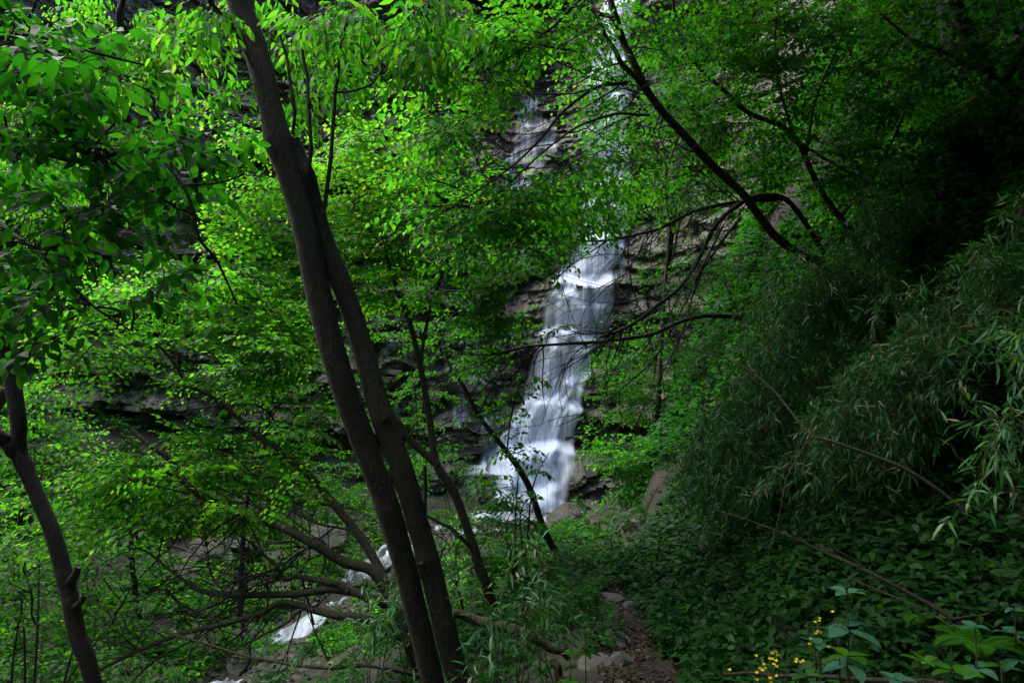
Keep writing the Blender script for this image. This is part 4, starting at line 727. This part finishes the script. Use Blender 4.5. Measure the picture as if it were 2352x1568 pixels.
# ------------------------------------------------------------------ bamboo
def bamboo(label, seed, bases, tips, n, ll=.095, twigs=30, per=9, single=260, name='bamboo', mat='leaf_bamboo', arch=.55, wide=1.15, hang=.25, dry=.035, rc=.0065, first=.34, tl=.27):
    rng = np.random.default_rng(seed); b0 = np.array(bases[0], float); root = empty(name, (b0[0], b0[1], G(b0[0], b0[1])), label=label, category='bamboo', group='bamboo on the right bank' if name == 'bamboo' else 'thin bamboo at the path edge')
    TW = []; TR = []; Lp = []
    for k in range(n):
        b = np.array(bases[k % len(bases)], float) + rng.normal(0, .18, 3); b[2] = G(b[0], b[1]) - .05
        c = tips[rng.integers(len(tips))]; tip = P(c[0] + rng.uniform(-1, 1) * c[3], c[1] + rng.uniform(-1, 1) * c[4], c[2] + rng.uniform(-1, 1) * c[5])
        v = tip - b; l = np.linalg.norm(v); hgt = arch * np.hypot(v[0], v[1]) + .15
        m1 = b + np.array([v[0] * .12, v[1] * .12, max(v[2], 0) * .6 + hgt]); m2 = b + np.array([v[0] * .62, v[1] * .62, max(v[2], 0) + hgt * .9])
        t = np.linspace(0, 1, 22)[:, None]; cv = (1 - t) ** 3 * b + 3 * (1 - t) ** 2 * t * m1 + 3 * (1 - t) * t * t * m2 + t ** 3 * tip
        cv[3:] += np.cumsum(rng.normal(0, .006, (19, 3)), 0)
        vv, ff = tubes(cv, np.linspace(rc, .0015, 22) * (1 + .25 * (np.arange(22) % 4 == 0)), 6); part('culm', vv, ff, M['culm'], root)
        for j in range(twigs):
            u = first + (1 - first) * ((j + rng.uniform(0, 1)) / twigs) ** .75; q = u * 21; i = min(int(q), 20); p = cv[i] + (cv[i + 1] - cv[i]) * (q - i); dv = nrm(cv[i + 1] - cv[i])
            o = rng.normal(0, 1, 3); o = nrm(o - dv * (o @ dv)); d = nrm(dv * .6 + o * .75 * wide + np.array([0, 0, -.15])); tl_ = tl * rng.uniform(.5, 1.2) * (1.15 - .5 * u)
            s_ = np.linspace(0, 1, 4)[:, None]; tc = p + d * tl_ * s_ + np.array([0, 0, -hang * tl_]) * s_ ** 2; TW.append(tc); TR.append(np.array([.0022, .0017, .0012, .0007]))
            for m in range(per):
                e = .25 + .75 * m / (per - 1); q2 = e * 3; i2 = min(int(q2), 2); pp = tc[i2] + (tc[i2 + 1] - tc[i2]) * (q2 - i2); td = nrm(tc[i2 + 1] - tc[i2])
                ax = nrm(td * .8 + rng.normal(0, .75, 3) + np.array([0, 0, -.18])); nn = nrm(np.array([0, 0, 1.]) + rng.normal(0, .5, 3))
                Lp.append((pp, ax, nn, ll * rng.uniform(.6, 1.2), 1.0 if rng.random() < dry else rng.uniform(0, .82)))
    vv, ff = tubes(np.array(TW), np.array(TR), 3); part('twigs', vv, ff, M['culm'], root, kind='stuff')
    lf = {'p': np.array([q[0] for q in Lp]), 'a': np.array([q[1] for q in Lp]), 'n': np.array([q[2] for q in Lp]), 'l': np.array([q[3] for q in Lp]), 'v': np.array([q[4] for q in Lp])}
    lf['a'], lf['n'] = frames(lf['a'], lf['n']); emit_leaves(root, lf, 'bamboo', mat, single, 'foliage'); return len(Lp)
bamboo('drooping bamboo clump hanging furthest left over the dark hollow', 201, [P(2000, 1150, 6.6), P(2050, 1050, 6.8)], [(1640, 1080, 5.6, 80, 110, .4), (1740, 1010, 5.6, 90, 110, .4), (1640, 900, 6, 70, 60, .4)], 20)
bamboo('low drooping bamboo curtain right above the dark hollow by the path', 211, [P(1830, 1230, 6.4), P(1900, 1200, 6.4)], [(1610, 1150, 5.8, 60, 70, .3), (1680, 1180, 5.6, 70, 60, .3), (1580, 1040, 6.2, 50, 70, .3), (1760, 1150, 5.6, 70, 70, .3)], 20)
bamboo('bamboo clump with a rounded top below the arching tree', 202, [P(2060, 1000, 7.2), P(2120, 1060, 6.8)], [(1800, 850, 6.2, 110, 90, .5), (1830, 770, 6.6, 100, 50, .4), (1920, 800, 6.2, 100, 80, .5)], 24, arch=.3)
bamboo('wide bamboo clump at mid height near the right edge', 203, [P(2300, 1050, 5.6), P(2380, 950, 5.8)], [(2030, 800, 5.6, 120, 80, .5), (2180, 790, 5.4, 120, 80, .5), (2100, 900, 5.2, 130, 80, .4)], 20, dry=.1, arch=.18)
bamboo('bamboo clump drooping behind the pale bent sapling', 204, [P(2250, 1300, 4.8), P(2350, 1250, 4.8)], [(1880, 1050, 4.7, 120, 110, .4), (2050, 1000, 4.6, 120, 90, .4), (1980, 1130, 4.6, 120, 70, .3), (1790, 1130, 5, 90, 70, .3)], 20, dry=.1, arch=.35)
bamboo('upright sparse bamboo rising beside the leafy tree trunk', 205, [P(2060, 680, 8), P(2120, 640, 8)], [(2030, 450, 7.4, 70, 60, .4), (1960, 520, 7.2, 60, 60, .4), (2120, 520, 7.2, 80, 70, .4)], 12, arch=.2)
bamboo('dark bamboo at the right edge below the thick trunk', 206, [P(2400, 800, 5.2), P(2480, 700, 5.2)], [(2290, 560, 4.6, 70, 80, .4), (2310, 680, 4.4, 60, 80, .4), (2240, 620, 4.8, 60, 80, .4)], 8, arch=.12)
bamboo('nearest bamboo spray with pale dry leaf edges at the right edge', 207, [P(2500, 1350, 2.9), P(2560, 1250, 2.9)], [(2290, 1130, 2.5, 50, 60, .2), (2320, 950, 2.6, 50, 90, .2), (2330, 800, 2.8, 50, 70, .2)], 6, ll=.085, dry=.12, twigs=14)
bamboo('thin bamboo stems with few leaves between the twin trunk and the path', 208, [P(1190, 1620, 3.9), P(1250, 1600, 4.0), P(1130, 1620, 3.9)], [(1210, 1290, 3.9, 70, 60, .3), (1120, 1380, 3.8, 60, 60, .2), (1250, 1400, 4, 60, 60, .2), (1090, 1500, 3.8, 50, 50, .2)], 13, arch=.06, twigs=9, per=5, name='thin_bamboo', wide=.9, hang=.1, rc=.004, dry=.08, tl=.2)
bamboo('thin bamboo stems in front of the rapid left of the twin trunk', 209, [P(900, 1620, 4.6), P(840, 1640, 4.6)], [(880, 1400, 4.6, 60, 50, .2), (800, 1490, 4.6, 90, 50, .2), (700, 1540, 4.6, 80, 40, .2)], 10, arch=.1, twigs=9, per=5, name='thin_bamboo', wide=.9, hang=.1, rc=.004, dry=.08, tl=.2)

# ------------------------------------------------------------------ ground cover, litter, gravel
def onscreen(p, m=60):
    x, y, d = project(p); return (d > .8) & (x > -m) & (x < 2352 + m) & (y > -m) & (y < 1568 + m), d
def cover(name, seed, n, x0, x1, y0, y1, cond, hmax, ll, per, kind, mat, tilt=.45, label=None, dens_d=5.0, clump=0.0):
    rng = np.random.default_rng(seed); x = rng.uniform(x0, x1, n); y = rng.uniform(y0, y1, n); z = ground(x, y); p = np.stack([x, y, z], 1); ok, d = onscreen(p, 120)
    ok &= cond(x, y) & (rng.random(n) < np.clip((dens_d / np.maximum(d, .5)) ** 1.6, 0, 1))
    if clump: ok &= vn(x * 1.4, y * 1.4, None, seed) > clump - 1 + .6 * rng.random(n)
    ok &= y < cliff_s(x, z) - .3
    p = p[ok]; d = d[ok]; k = len(p); e = .08
    gn = nrm(np.stack([-(ground(p[:, 0] + e, p[:, 1]) - ground(p[:, 0] - e, p[:, 1])) / (2 * e), -(ground(p[:, 0], p[:, 1] + e) - ground(p[:, 0], p[:, 1] - e)) / (2 * e), np.ones(k)], 1))
    h = hmax * rng.uniform(.25, 1, k) * (1 + np.clip(d - 6, 0, 12) * .05); ang = rng.uniform(0, 6.28, k)[:, None] + np.arange(per)[None] * 2.399 + rng.normal(0, .25, (k, per))
    dr = np.stack([np.cos(ang), np.sin(ang), rng.normal(-.12, tilt * .6, (k, per))], -1)
    up = nrm(gn * .5 + np.array([0, 0, .6]))[:, None] + rng.normal(0, tilt, (k, per, 3)); sz = ll * rng.uniform(.55, 1.15, (k, per)) * np.clip(d / 6, 1, 2.0)[:, None]
    pos = p[:, None] + (gn * .35 + np.array([0, 0, .65]))[:, None] * h[:, None, None] * rng.uniform(.5, 1, (k, per))[..., None] + nrm(dr) * sz[..., None] * .15
    a, nn = frames(dr.reshape(-1, 3), up.reshape(-1, 3)); lf = {'p': pos.reshape(-1, 3), 'a': a, 'n': nn, 'l': sz.ravel(), 'v': np.clip(rng.uniform(0, .85, k)[:, None] + rng.normal(0, .12, (k, per)), 0, .95).ravel()}
    x, y, d = project(lf['p']); near = (lf['l'] / np.maximum(d, .3) * 1568 > 17) & (kind != 'far'); PP = []; VA = []
    for mk, kd in ((near, kind), (~near, 'far')):
        if mk.any():
            q = sub(lf, mk); q['w'] = np.full(len(q['l']), WID[kind] / .7 if kd == 'far' else 1.0); v, f, va = leaf_mesh_arrays(q, kd); PP.append((v, f)); VA.append(va)
    v, f = joinvf(PP); va = np.concatenate(VA); me = mesh(name, v, f, M[mat], True, va); link(name, me, None, kind='stuff', label=label, category=name.replace('_', ' ')); return len(va)
offp = lambda x, y: np.abs(x + .08 * vn(y * 1.3, y * 0, None, 22) - np.interp(y, PY, PX)) - (.13 + .09 * vn(y * 2.1, x * 2, None, 23) - .2 * np.clip(y - 6.6, 0, 1))
notwater = lambda x, y: np.abs(x - np.interp(y, SY, SX)) > np.interp(y, SY, SWd) + .1
cover('ground_cover', 301, 26000, .6, 6.5, 2.0, 9.5, lambda x, y: (offp(x, y) > .0) & (x > np.interp(y, PY, PX)), .26, .066, 6, 'nettle', 'leaf_ground', label='broad green leaves carpeting the slope right of the path', dens_d=6, clump=.5)
cover('ground_cover', 311, 2600, 1.0, 6, 2.2, 9, lambda x, y: (offp(x, y) > .05) & (x > np.interp(y, PY, PX)), .42, .075, 5, 'nettle', 'leaf_ground', label='taller larger leaved weeds dotted over the slope right of the path', dens_d=6, clump=.9)
cover('ground_cover', 312, 9000, .8, 6, 2.2, 9, lambda x, y: (offp(x, y) > .0) & (x > np.interp(y, PY, PX)), .3, .09, 5, 'lance', 'leaf_ground', label='narrow leaved weeds among the ground cover right of the path', dens_d=6, clump=1.0)
cover('ground_cover', 302, 42000, -5.5, 1.6, 2.6, 20, lambda x, y: (offp(x, y) > -.06) & (x < np.interp(y, PY, PX)) & notwater(x, y), .22, .058, 6, 'nettle', 'leaf_dark', label='low leafy plants covering the bank between the path and the stream', dens_d=6, clump=.75)
cover('bank_cover', 303, 60000, -22, -3.2, 8, 24, lambda x, y: (x < np.interp(y, SY, SX)) & notwater(x, y), .25, .065, 5, 'far', 'leaf_lime', label='patchy low greenery on the far bank of the stream at left', dens_d=11, clump=.55)
cover('slope_cover', 304, 60000, 2.5, 14, 6, 24, lambda x, y: (x > np.interp(y, PY, PX) + .8) & ((y < 11) | (vn(x * .7, y * .7, None, 333) > -.25 - .2 * (x - 4))), .35, .075, 5, 'far', 'leaf_dark', label='dark undergrowth on the steep slope behind the bamboo', dens_d=14)
cover('leaf_litter', 305, 60000, -2, 3, 2.2, 11, lambda x, y: offp(x, y) < .25, .035, .034, 2, 'far', 'litter', tilt=.5, label='brown fallen leaves scattered along the footpath', dens_d=5)
# hanging grass and moss on the cliff
rng = np.random.default_rng(306); n = 26000; x = rng.uniform(-22, 9, n); z = rng.uniform(-2, 17, n); keep = (vn(x * .45, z * .6, None, 307) + .5 * vn(x * 1.5, z * 2, None, 308) > .22) & ~((x > -3) & (x < 5.2) & (z < 20) & (np.abs(x - (.3 + .2 * z)) < 2.2)); x = x[keep]; z = z[keep]; k = len(x); per = 5
p = np.stack([x, cliff(x, z) - .02, z], 1); ok, d = onscreen(p); p = p[ok]; k = len(p)
a = np.stack([rng.normal(0, .6, (k, per)), rng.normal(-.7, .3, (k, per)), rng.normal(.1, .5, (k, per))], -1); a, nn = frames(a.reshape(-1, 3), np.array([0, -.5, 1.]) + rng.normal(0, .3, (k * per, 3)))
lf = {'p': np.repeat(p, per, 0) + rng.normal(0, .06, (k * per, 3)), 'a': a, 'n': nn, 'l': rng.uniform(.06, .17, k * per), 'v': np.repeat(rng.uniform(0, .9, k), per)}
v, f, va = leaf_mesh_arrays(lf, 'far'); link('cliff_greenery', mesh('cliff_greenery', v, f, M['leaf_dark'], True, va), None, kind='stuff', label='small dark green growth clinging to the cliff face', category='greenery')

# stones
STM = []
for q in range(7):
    v, f = rock_vf(400 + q, 2, 10, .62); STM.append(mesh('stone', v, f, M['stone'], False))
BOM = []
for q in range(6):
    v, f = rock_vf(420 + q, 4, 14, .75, .16); BOM.append(mesh('boulder', v, f, M['boulder'], False))
def stone(name, me, px, py, rx, label, category, group=None, sq=(1, 1, 1), rot=None, sink=.42, p=None, rng=np.random.default_rng(9)):
    p = ghit(px, py) if p is None else p
    if p is None: return
    o = link(name, me, None, label=label, category=category)
    if group: o['group'] = group
    o.location = (p[0], p[1], G(p[0], p[1]) + rx * sq[2] * (.62 - sink)); o.scale = (rx * sq[0], rx * sq[1], rx * sq[2]); o.rotation_euler = rot if rot is not None else (rng.normal(0, .2), rng.normal(0, .2), rng.uniform(0, 6.28)); return o
stone('flat_stone', STM[0], 1385, 1385, .24, 'large flat grey stone slab at the far bend of the footpath', 'stone', sq=(1.1, .7, .35), rot=(.1, .05, .3))
stone('edge_stone', BOM[1], 1365, 1285, .42, 'long low dark rock lying across the end of the path', 'rock', sq=(1.5, .5, .4), rot=(0, -.05, .15))
stone('edge_stone', BOM[2], 1490, 1262, .42, 'mossy long rock at the edge of the dark hollow', 'rock', sq=(1.4, .6, .4), rot=(0, -.1, .1))
stone('path_stone', STM[3], 1410, 1480, .13, 'biggest angular stone on the left side of the footpath', 'stone', sq=(1.3, .9, .7), rot=(.2, -.3, .4))
stone('path_stone', STM[4], 1425, 1530, .13, 'blocky stone just below the biggest path stone', 'stone', sq=(1.1, .8, .8), rot=(.1, .1, .1))
stone('path_stone', STM[5], 1370, 1530, .12, 'stone half under leaves left of the footpath', 'stone', sq=(1.2, .9, .7))
stone('path_stone', STM[6], 1505, 1442, .075, 'pale stone in the middle of the footpath', 'stone')
stone('path_stone', STM[2], 1528, 1342, .10, 'squarish stone under leaves right of the footpath bend', 'stone', sq=(1, 1, 1.2))
stone('path_stone', STM[1], 1445, 1395, .07, 'small stone beside the flat slab on the footpath', 'stone')
rr = np.random.default_rng(10)
for q in range(190):
    y = 3.3 + 4.2 * rr.random() ** 1.5; x = np.interp(y, PY, PX) + rr.normal(0, .14)
    stone('pebble', STM[rr.integers(7)], 0, 0, rr.uniform(.01, .032), 'small grey pebble lying on the footpath', 'pebble', 'pebbles on the footpath', p=np.array([x, y, 0]), sq=(1.2, .9, .8))
for q, (px, py, s_, lab) in enumerate([(1100, 1330, .38, 'mossy boulder behind the forked trunk'), (1020, 1310, .3, 'small boulder beside the white rapid near the twin trunk'), (480, 1290, .9, 'big grey boulder across the stream at left'), (560, 1270, .7, 'flat topped boulder behind the low limb'), (430, 1330, .6, 'grey boulder left of the low limb fork'), (440, 1500, .6, 'pale boulder on the gravel bank at lower left'), (700, 1350, .5, 'dark boulder at the edge of the lowest rapid'), (650, 1390, .4, 'wet rock in the stream under the dark limb'), (560, 1530, .45, 'brown rock at the stream edge at the bottom'), (700, 1280, .6, 'boulder on the far bank right of the low limb'), (760, 1240, .8, 'broad brown rock under the cliff by the rapids'), (950, 1255, .4, 'rock between the rapids left of the forked trunk'), (1250, 1235, .7, 'flat wet rock in front of the pool'), (1290, 1200, .8, 'wet rock slab at the foot of the waterfall'), (830, 1350, .35, 'rock splitting the white rapid'), (640, 1300, .6, 'rock half hidden by the spreading tree branches'), (1180, 1262, .5, 'dark rock at the outflow of the pool'), (1360, 1170, .5, 'brown rock ledge right of the waterfall foot'), (1400, 1125, .4, 'brown crumbly rock under the bright shrub'), (900, 1240, .45, 'small rock above the bend of the rapids')]):
    stone('boulder', BOM[q % 6], px, py, s_, lab, 'boulder', sq=(1.15, .95, .8))
# gravel banks
rng = np.random.default_rng(441); n = 5000; y = rng.uniform(10, 23.5, n); sgn = np.where(rng.random(n) < .65, -1, 1); x = np.interp(y, SY, SX) + sgn * (np.interp(y, SY, SWd) + np.abs(rng.normal(0, .8, n))); z = ground(x, y)
v0, f0 = rock_vf(450, 1, 5, .7); s_ = rng.uniform(.04, .16, n) ** 1.0; yaw = rng.uniform(0, 6.28, n)
V = np.stack([np.cos(yaw)[:, None] * v0[None, :, 0] - np.sin(yaw)[:, None] * v0[None, :, 1] * .8, np.sin(yaw)[:, None] * v0[None, :, 0] + np.cos(yaw)[:, None] * v0[None, :, 1] * .8, np.broadcast_to(v0[None, :, 2] * .6, (n, len(v0)))], -1) * s_[:, None, None] + np.stack([x, y, z + .01], 1)[:, None]
link('gravel', mesh('gravel', V.reshape(-1, 3), [(f0[0][None] + (np.arange(n) * len(v0))[:, None, None]).reshape(-1, 3)], M['block'], False), None, kind='stuff', label='loose grey brown gravel along the stream banks', category='gravel')

# ------------------------------------------------------------------ fallen and dead branches
def deadwood(label, pts, r0, r1, subs=(), mat='bark_pale', seed=0, d=None, name='dead_branch', category='branch'):
    t = Tree(name, label, category, seed, mat); t.limb(pts, r0, r1, 'stem', d=d, sides=10, n=12, rough=.12)
    for s_, a, b in subs: t.limb(s_, a, b, 'twig', d=d, sides=6, rough=.1)
    return t
deadwood('pale bent sapling stem arching through the bamboo on the right', [(2380, 1400, 3.9), (2335, 1330, 3.9), (2290, 1245, 3.95), (2200, 1160, 4), (2090, 1085, 4.05), (2000, 1045, 4.1), (1905, 1012, 4.15), (1862, 1000, 4.2), (1815, 945, 4.3), (1775, 895, 4.4), (1710, 845, 4.5), (1640, 815, 4.6), (1540, 790, 4.7)], .017, .004,
         [([(1775, 895, 4.4), (1740, 880, 4.4), (1690, 850, 4.4), (1600, 825, 4.5)], .006, .002), ([(1800, 925, 4.3), (1770, 960, 4.3), (1740, 990, 4.3)], .004, .002), ([(1870, 1000, 4.2), (1850, 1020, 4.1), (1810, 1090, 4.1), (1790, 1180, 4.1), (1760, 1290, 4.1)], .005, .0015), ([(1910, 1012, 4.1), (1935, 985, 4.1), (1925, 960, 4.1)], .004, .0015), ([(2080, 1080, 4.0), (2070, 1110, 4), (2060, 1125, 4)], .004, .002)], seed=501)
deadwood('long brown dead branch sloping from the right corner into the ground cover', [(2350, 1575, 3.0), (2290, 1500, 3.05), (2200, 1430, 3.1), (2100, 1370, 3.2), (2000, 1315, 3.3), (1900, 1270, 3.5), (1800, 1225, 3.6), (1720, 1195, 3.7), (1640, 1170, 3.8)], .012, .003, [([(2010, 1322, 3.3), (1960, 1285, 3.35), (1880, 1240, 3.4), (1820, 1215, 3.4)], .005, .002), ([(2180, 1420, 3.1), (2260, 1412, 3.1), (2320, 1390, 3.1)], .006, .003)], 'bark_red', 502)
deadwood('thin grey twig below the long brown dead branch', [(2360, 1590, 2.9), (2240, 1480, 2.95), (2130, 1405, 3.0), (2030, 1360, 3.05), (1960, 1330, 3.1)], .006, .002, (), 'bark_pale', 503)
deadwood('stick lying along the bottom edge right of the path', [(1660, 1545, 2.9), (1800, 1550, 2.85), (1950, 1556, 2.8), (2120, 1568, 2.75), (2300, 1600, 2.7)], .006, .014, (), 'bark_red', 504)
deadwood('fallen mossy limb crossing low behind the thin bamboo', [(1030, 1405, 4.6), (1100, 1425, 4.6), (1180, 1445, 4.5), (1260, 1480, 4.5), (1310, 1510, 4.5)], .034, .030, (), 'bark', 505)
deadwood('thin bare branch sweeping along the lower left edge', [(1000, 1560, 4.8), (850, 1530, 4.8), (720, 1530, 4.8), (600, 1515, 4.9), (480, 1480, 5), (380, 1450, 5.1)], .016, .007, [([(760, 1530, 4.8), (720, 1440, 4.8), (700, 1390, 4.8)], .007, .003)], 'bark_dark', 506)
rt = np.random.default_rng(77)
for q, (x0, y0, x1, y1, d_, lab) in enumerate([(300, 1568, 700, 1270, 6.2, 'thin bare stem rising through the low limbs at lower left'), (560, 1568, 640, 1330, 6.0, 'upright bare shoot under the fork of the low limb'), (380, 1340, 520, 1500, 6.3, 'crooked bare twig below the long horizontal limb'), (450, 1420, 760, 1230, 6.4, 'bare branch slanting up behind the low limbs'), (720, 1420, 720, 1150, 6.6, 'thin vertical bare stem left of the twin trunk'), (1010, 1400, 1000, 1200, 6.6, 'slim bare shoot between the twin trunk and the forked tree'), (1060, 1380, 1040, 1220, 6.5, 'second slim bare shoot beside the forked tree'), (250, 1420, 480, 1290, 6.5, 'bare twig hanging below the leaves at lower left'), (580, 1430, 560, 1250, 6.2, 'dead shoot crossing the horizontal limb near its fork'), (100, 1440, 20, 1240, 6.0, 'dark bare stem left of the knotted trunk')]):
    pts = [(x0 + (x1 - x0) * u + rt.normal(0, 14), y0 + (y1 - y0) * u + rt.normal(0, 10), d_ + rt.normal(0, .1)) for u in np.linspace(0, 1, 6)]; sb = []
    for z in range(4):
        a_ = pts[1 + z]; sb.append(([a_, (a_[0] + rt.normal(0, 60), a_[1] - rt.uniform(10, 60), a_[2] + rt.normal(0, .15)), (a_[0] + rt.normal(0, 120), a_[1] - rt.uniform(30, 120), a_[2] + rt.normal(0, .2))], .005, .0015))
    deadwood(lab, pts, .011, .004, sb, 'bark_dark', 520 + q)
deadwood('leaning bare stem in the bottom centre beside the fallen limb', [(1330, 1620, 4.2), (1290, 1560, 4.25), (1270, 1510, 4.3)], .03, .026, (), 'bark', 507)
deadwood('thin dry twig leaning in front of the ground cover at right', [(2210, 1480, 2.9), (2280, 1560, 2.9), (2330, 1600, 2.9)], .005, .007, [([(2290, 1370, 3.2), (2240, 1440, 3.1), (2210, 1480, 2.9)], .003, .004)], 'bark_pale', 508)

# ------------------------------------------------------------------ foreground plants
def plant(name, label, px, py, d, whorls, ll, mat, kind='broad', stem_h=None, seed=0, per=4, category='plant', group=None, lean=(0, 0), tiltz=-.1):
    rng = np.random.default_rng(seed); top = P(px, py, d); b = np.array([top[0] - lean[0], top[1] - lean[1], G(top[0], top[1]) - .03]); root = empty(name, tuple(b), label=label, category=category)
    if group: root['group'] = group
    c = smooth([b, (b + top) / 2 + np.array([lean[0] * .3, lean[1] * .3, 0]), top], 6); v, f = tubes(c, np.linspace(.005, .0025, len(c)), 6); part('stem', v, f, M['culm'], root)
    vs = leaf_variants(kind, mat)
    for w_ in range(whorls):
        u = 1 - w_ * (.9 / max(whorls, 1)) * .6; q = u * (len(c) - 1); i = min(int(q), len(c) - 2); p = c[i] + (c[i + 1] - c[i]) * (q - i); a0 = rng.uniform(0, 6.28); sz = ll * (1 - .0 * w_) * (.72 + .28 * min(w_, 1))
        for j in range(per):
            a = a0 + j * 6.283 / per + rng.normal(0, .15); ax = nrm(np.array([math.cos(a), math.sin(a), tiltz + (.35 if w_ == 0 else 0) + rng.normal(0, .12)])); ax2, nn = frames(ax[None], np.array([[0, 0, 1.]]) + rng.normal(0, .15, (1, 3))); sd = np.cross(nn, ax2)[0]; s_ = sz * rng.uniform(.8, 1.15)
            o = bpy.data.objects.new('leaf', vs[rng.integers(1, 6)]); COL.objects.link(o); o.parent = root; m = np.eye(4); m[:3, 0] = ax2[0] * s_; m[:3, 1] = sd * s_; m[:3, 2] = nn[0] * s_; m[:3, 3] = p + ax2[0] * s_ * .08 - b; o.matrix_local = Matrix(m.tolist())
    return root, c
plant('broadleaf_plant', 'blue green broad leaved plant standing above the yellow flowers', 1945, 1360, 2.6, 4, .105, 'leaf_blue', seed=601)
plant('broadleaf_plant', 'bright broad leaved seedling at the bottom edge right of the flowers', 1945, 1505, 2.2, 2, .11, 'leaf_mid', seed=602)
plant('broadleaf_plant', 'dull green plant with oval leaves low beside the tall blue green one', 1880, 1480, 2.5, 3, .085, 'leaf_blue', seed=603)
plant('broadleaf_plant', 'heart leaved plant at the foot of the dead branch', 2120, 1520, 2.3, 2, .09, 'leaf_mid', kind='heart', seed=604)
plant('broadleaf_plant', 'leafy seedling in the bottom right with serrated looking leaves', 2190, 1540, 2.1, 3, .09, 'leaf_mid', seed=605, per=5)
plant('broadleaf_plant', 'plant with drooping blue green leaves near the right edge', 2240, 1440, 2.7, 2, .09, 'leaf_blue', seed=606)
plant('broadleaf_plant', 'grey green round leaved plant touching the bottom edge at right', 2060, 1560, 2.1, 2, .08, 'leaf_blue', kind='heart', seed=607)
plant('broadleaf_plant', 'small leafy plant at the right edge beside the fern', 2330, 1400, 2.8, 3, .08, 'leaf_blue', seed=608)
plant('broadleaf_plant', 'young plant with long leaves in the corner under the dead branch', 2300, 1530, 2.3, 3, .09, 'leaf_dark', kind='lance', seed=609, per=5)
plant('broadleaf_plant', 'dark oval leaved plant between the flowers and the lying stick', 1850, 1550, 2.4, 2, .085, 'leaf_dark', seed=610)
plant('broadleaf_plant', 'lone seedling left of the footpath near the bottom', 1310, 1500, 3.4, 2, .075, 'leaf_mid', kind='nettle', seed=611, per=5)
plant('broadleaf_plant', 'leafy seedling hiding the left edge of the path stones', 1345, 1450, 3.9, 2, .075, 'leaf_mid', kind='nettle', seed=612, per=5)
def flowers(label, px, py, d, seed, h=.12):
    root, c = plant('yellow_flower', label, px, py, d, 1, .05, 'leaf_dark', 'lance', seed=seed, category='flower'); b = np.array(root.location); rng = np.random.default_rng(seed); Lp = []
    for k in range(4):
        p = c[-1] + np.array([rng.normal(0, .015), rng.normal(0, .015), rng.uniform(-.04, .04)])
        for j in range(5):
            a = j * 1.257 + k; Lp.append((p, [math.cos(a), math.sin(a) * .5 - .4, .35 * math.sin(a) + .3], rng.normal(0, 1, 3) * .3 + [0, -.5, 1], .0085, rng.random()))
    lf = {'p': np.array([q[0] for q in Lp]), 'a': np.array([q[1] for q in Lp]), 'n': np.array([q[2] for q in Lp]), 'l': np.array([q[3] for q in Lp]), 'v': np.array([q[4] for q in Lp])}; lf['a'], lf['n'] = frames(lf['a'], lf['n'])
    v, f, va = leaf_mesh_arrays(lf, 'petal'); part('blossom', v, f, M['petal'], root, var=va, kind='stuff')
for q, (px, py, d, lab) in enumerate([(1882, 1440, 2.6, 'yellow flower spike just left of the tall blue green plant'), (1870, 1462, 2.6, 'lower yellow flower spike left of the blue green plant'), (1778, 1500, 2.5, 'topmost yellow flower in the bottom group'), (1750, 1525, 2.5, 'left yellow flower in the bottom group'), (1775, 1530, 2.45, 'middle yellow flower in the bottom group'), (1832, 1522, 2.5, 'right yellow flower in the bottom group'), (1735, 1560, 2.4, 'yellow flower head touching the bottom edge'), (1690, 1562, 2.4, 'leftmost yellow flower at the bottom edge'), (1925, 1428, 2.6, 'tiny yellow flower under the blue green leaves'), (1770, 1562, 2.35, 'yellow flower at the bottom edge below the stick')]): flowers(lab, px, py, d, 700 + q)
def fern(label, px, py, d, seed, n=6, L=.28):
    p0 = P(px, py, d); p0[2] = max(G(p0[0], p0[1]), p0[2] - .12); root = empty('fern', tuple(p0), label=label, category='fern'); rng = np.random.default_rng(seed)
    for k in range(n):
        a = k * 6.283 / n + rng.normal(0, .2); l = L * rng.uniform(.8, 1.1); t = np.linspace(0, 1, 24); c = p0 + np.stack([np.cos(a) * l * t, np.sin(a) * l * t, l * (.75 * t - .65 * t * t)], 1); tg = nrm(np.gradient(c, axis=0)); sd = nrm(np.cross(tg, np.array([0, 0, 1.]))); ll = l * .30 * np.sin(np.pi * np.clip(t * .85 + .12, 0, 1)) ** .8
        pp = np.repeat(c[2:], 2, 0); aa = np.repeat(tg[2:], 2, 0) * .35 + np.repeat(sd[2:], 2, 0) * np.tile([1, -1], 22)[:, None]; aa, nn = frames(aa, np.tile([0, 0, 1.], (44, 1))); lf = {'p': pp, 'a': aa, 'n': nn, 'l': np.repeat(ll[2:], 2), 'v': np.full(44, .6), 'w': np.full(44, .4)}
        v, f, va = leaf_mesh_arrays(lf, 'far'); tv, tf = tubes(c, np.linspace(.002, .0006, 24), 4); tva = np.full(len(tv), .3); v2, f2 = joinvf([(v, f), (tv, tf)]); part('frond', v2, f2, M['leaf_mid'], root, var=np.concatenate([va, tva]))
fern('green fern with feathery fronds near the right edge', 2245, 1420, 2.9, 801, 6, .22); fern('small fern below the bamboo at right', 2130, 1370, 3.4, 802, 5, .22)
print('objects', len(bpy.data.objects))
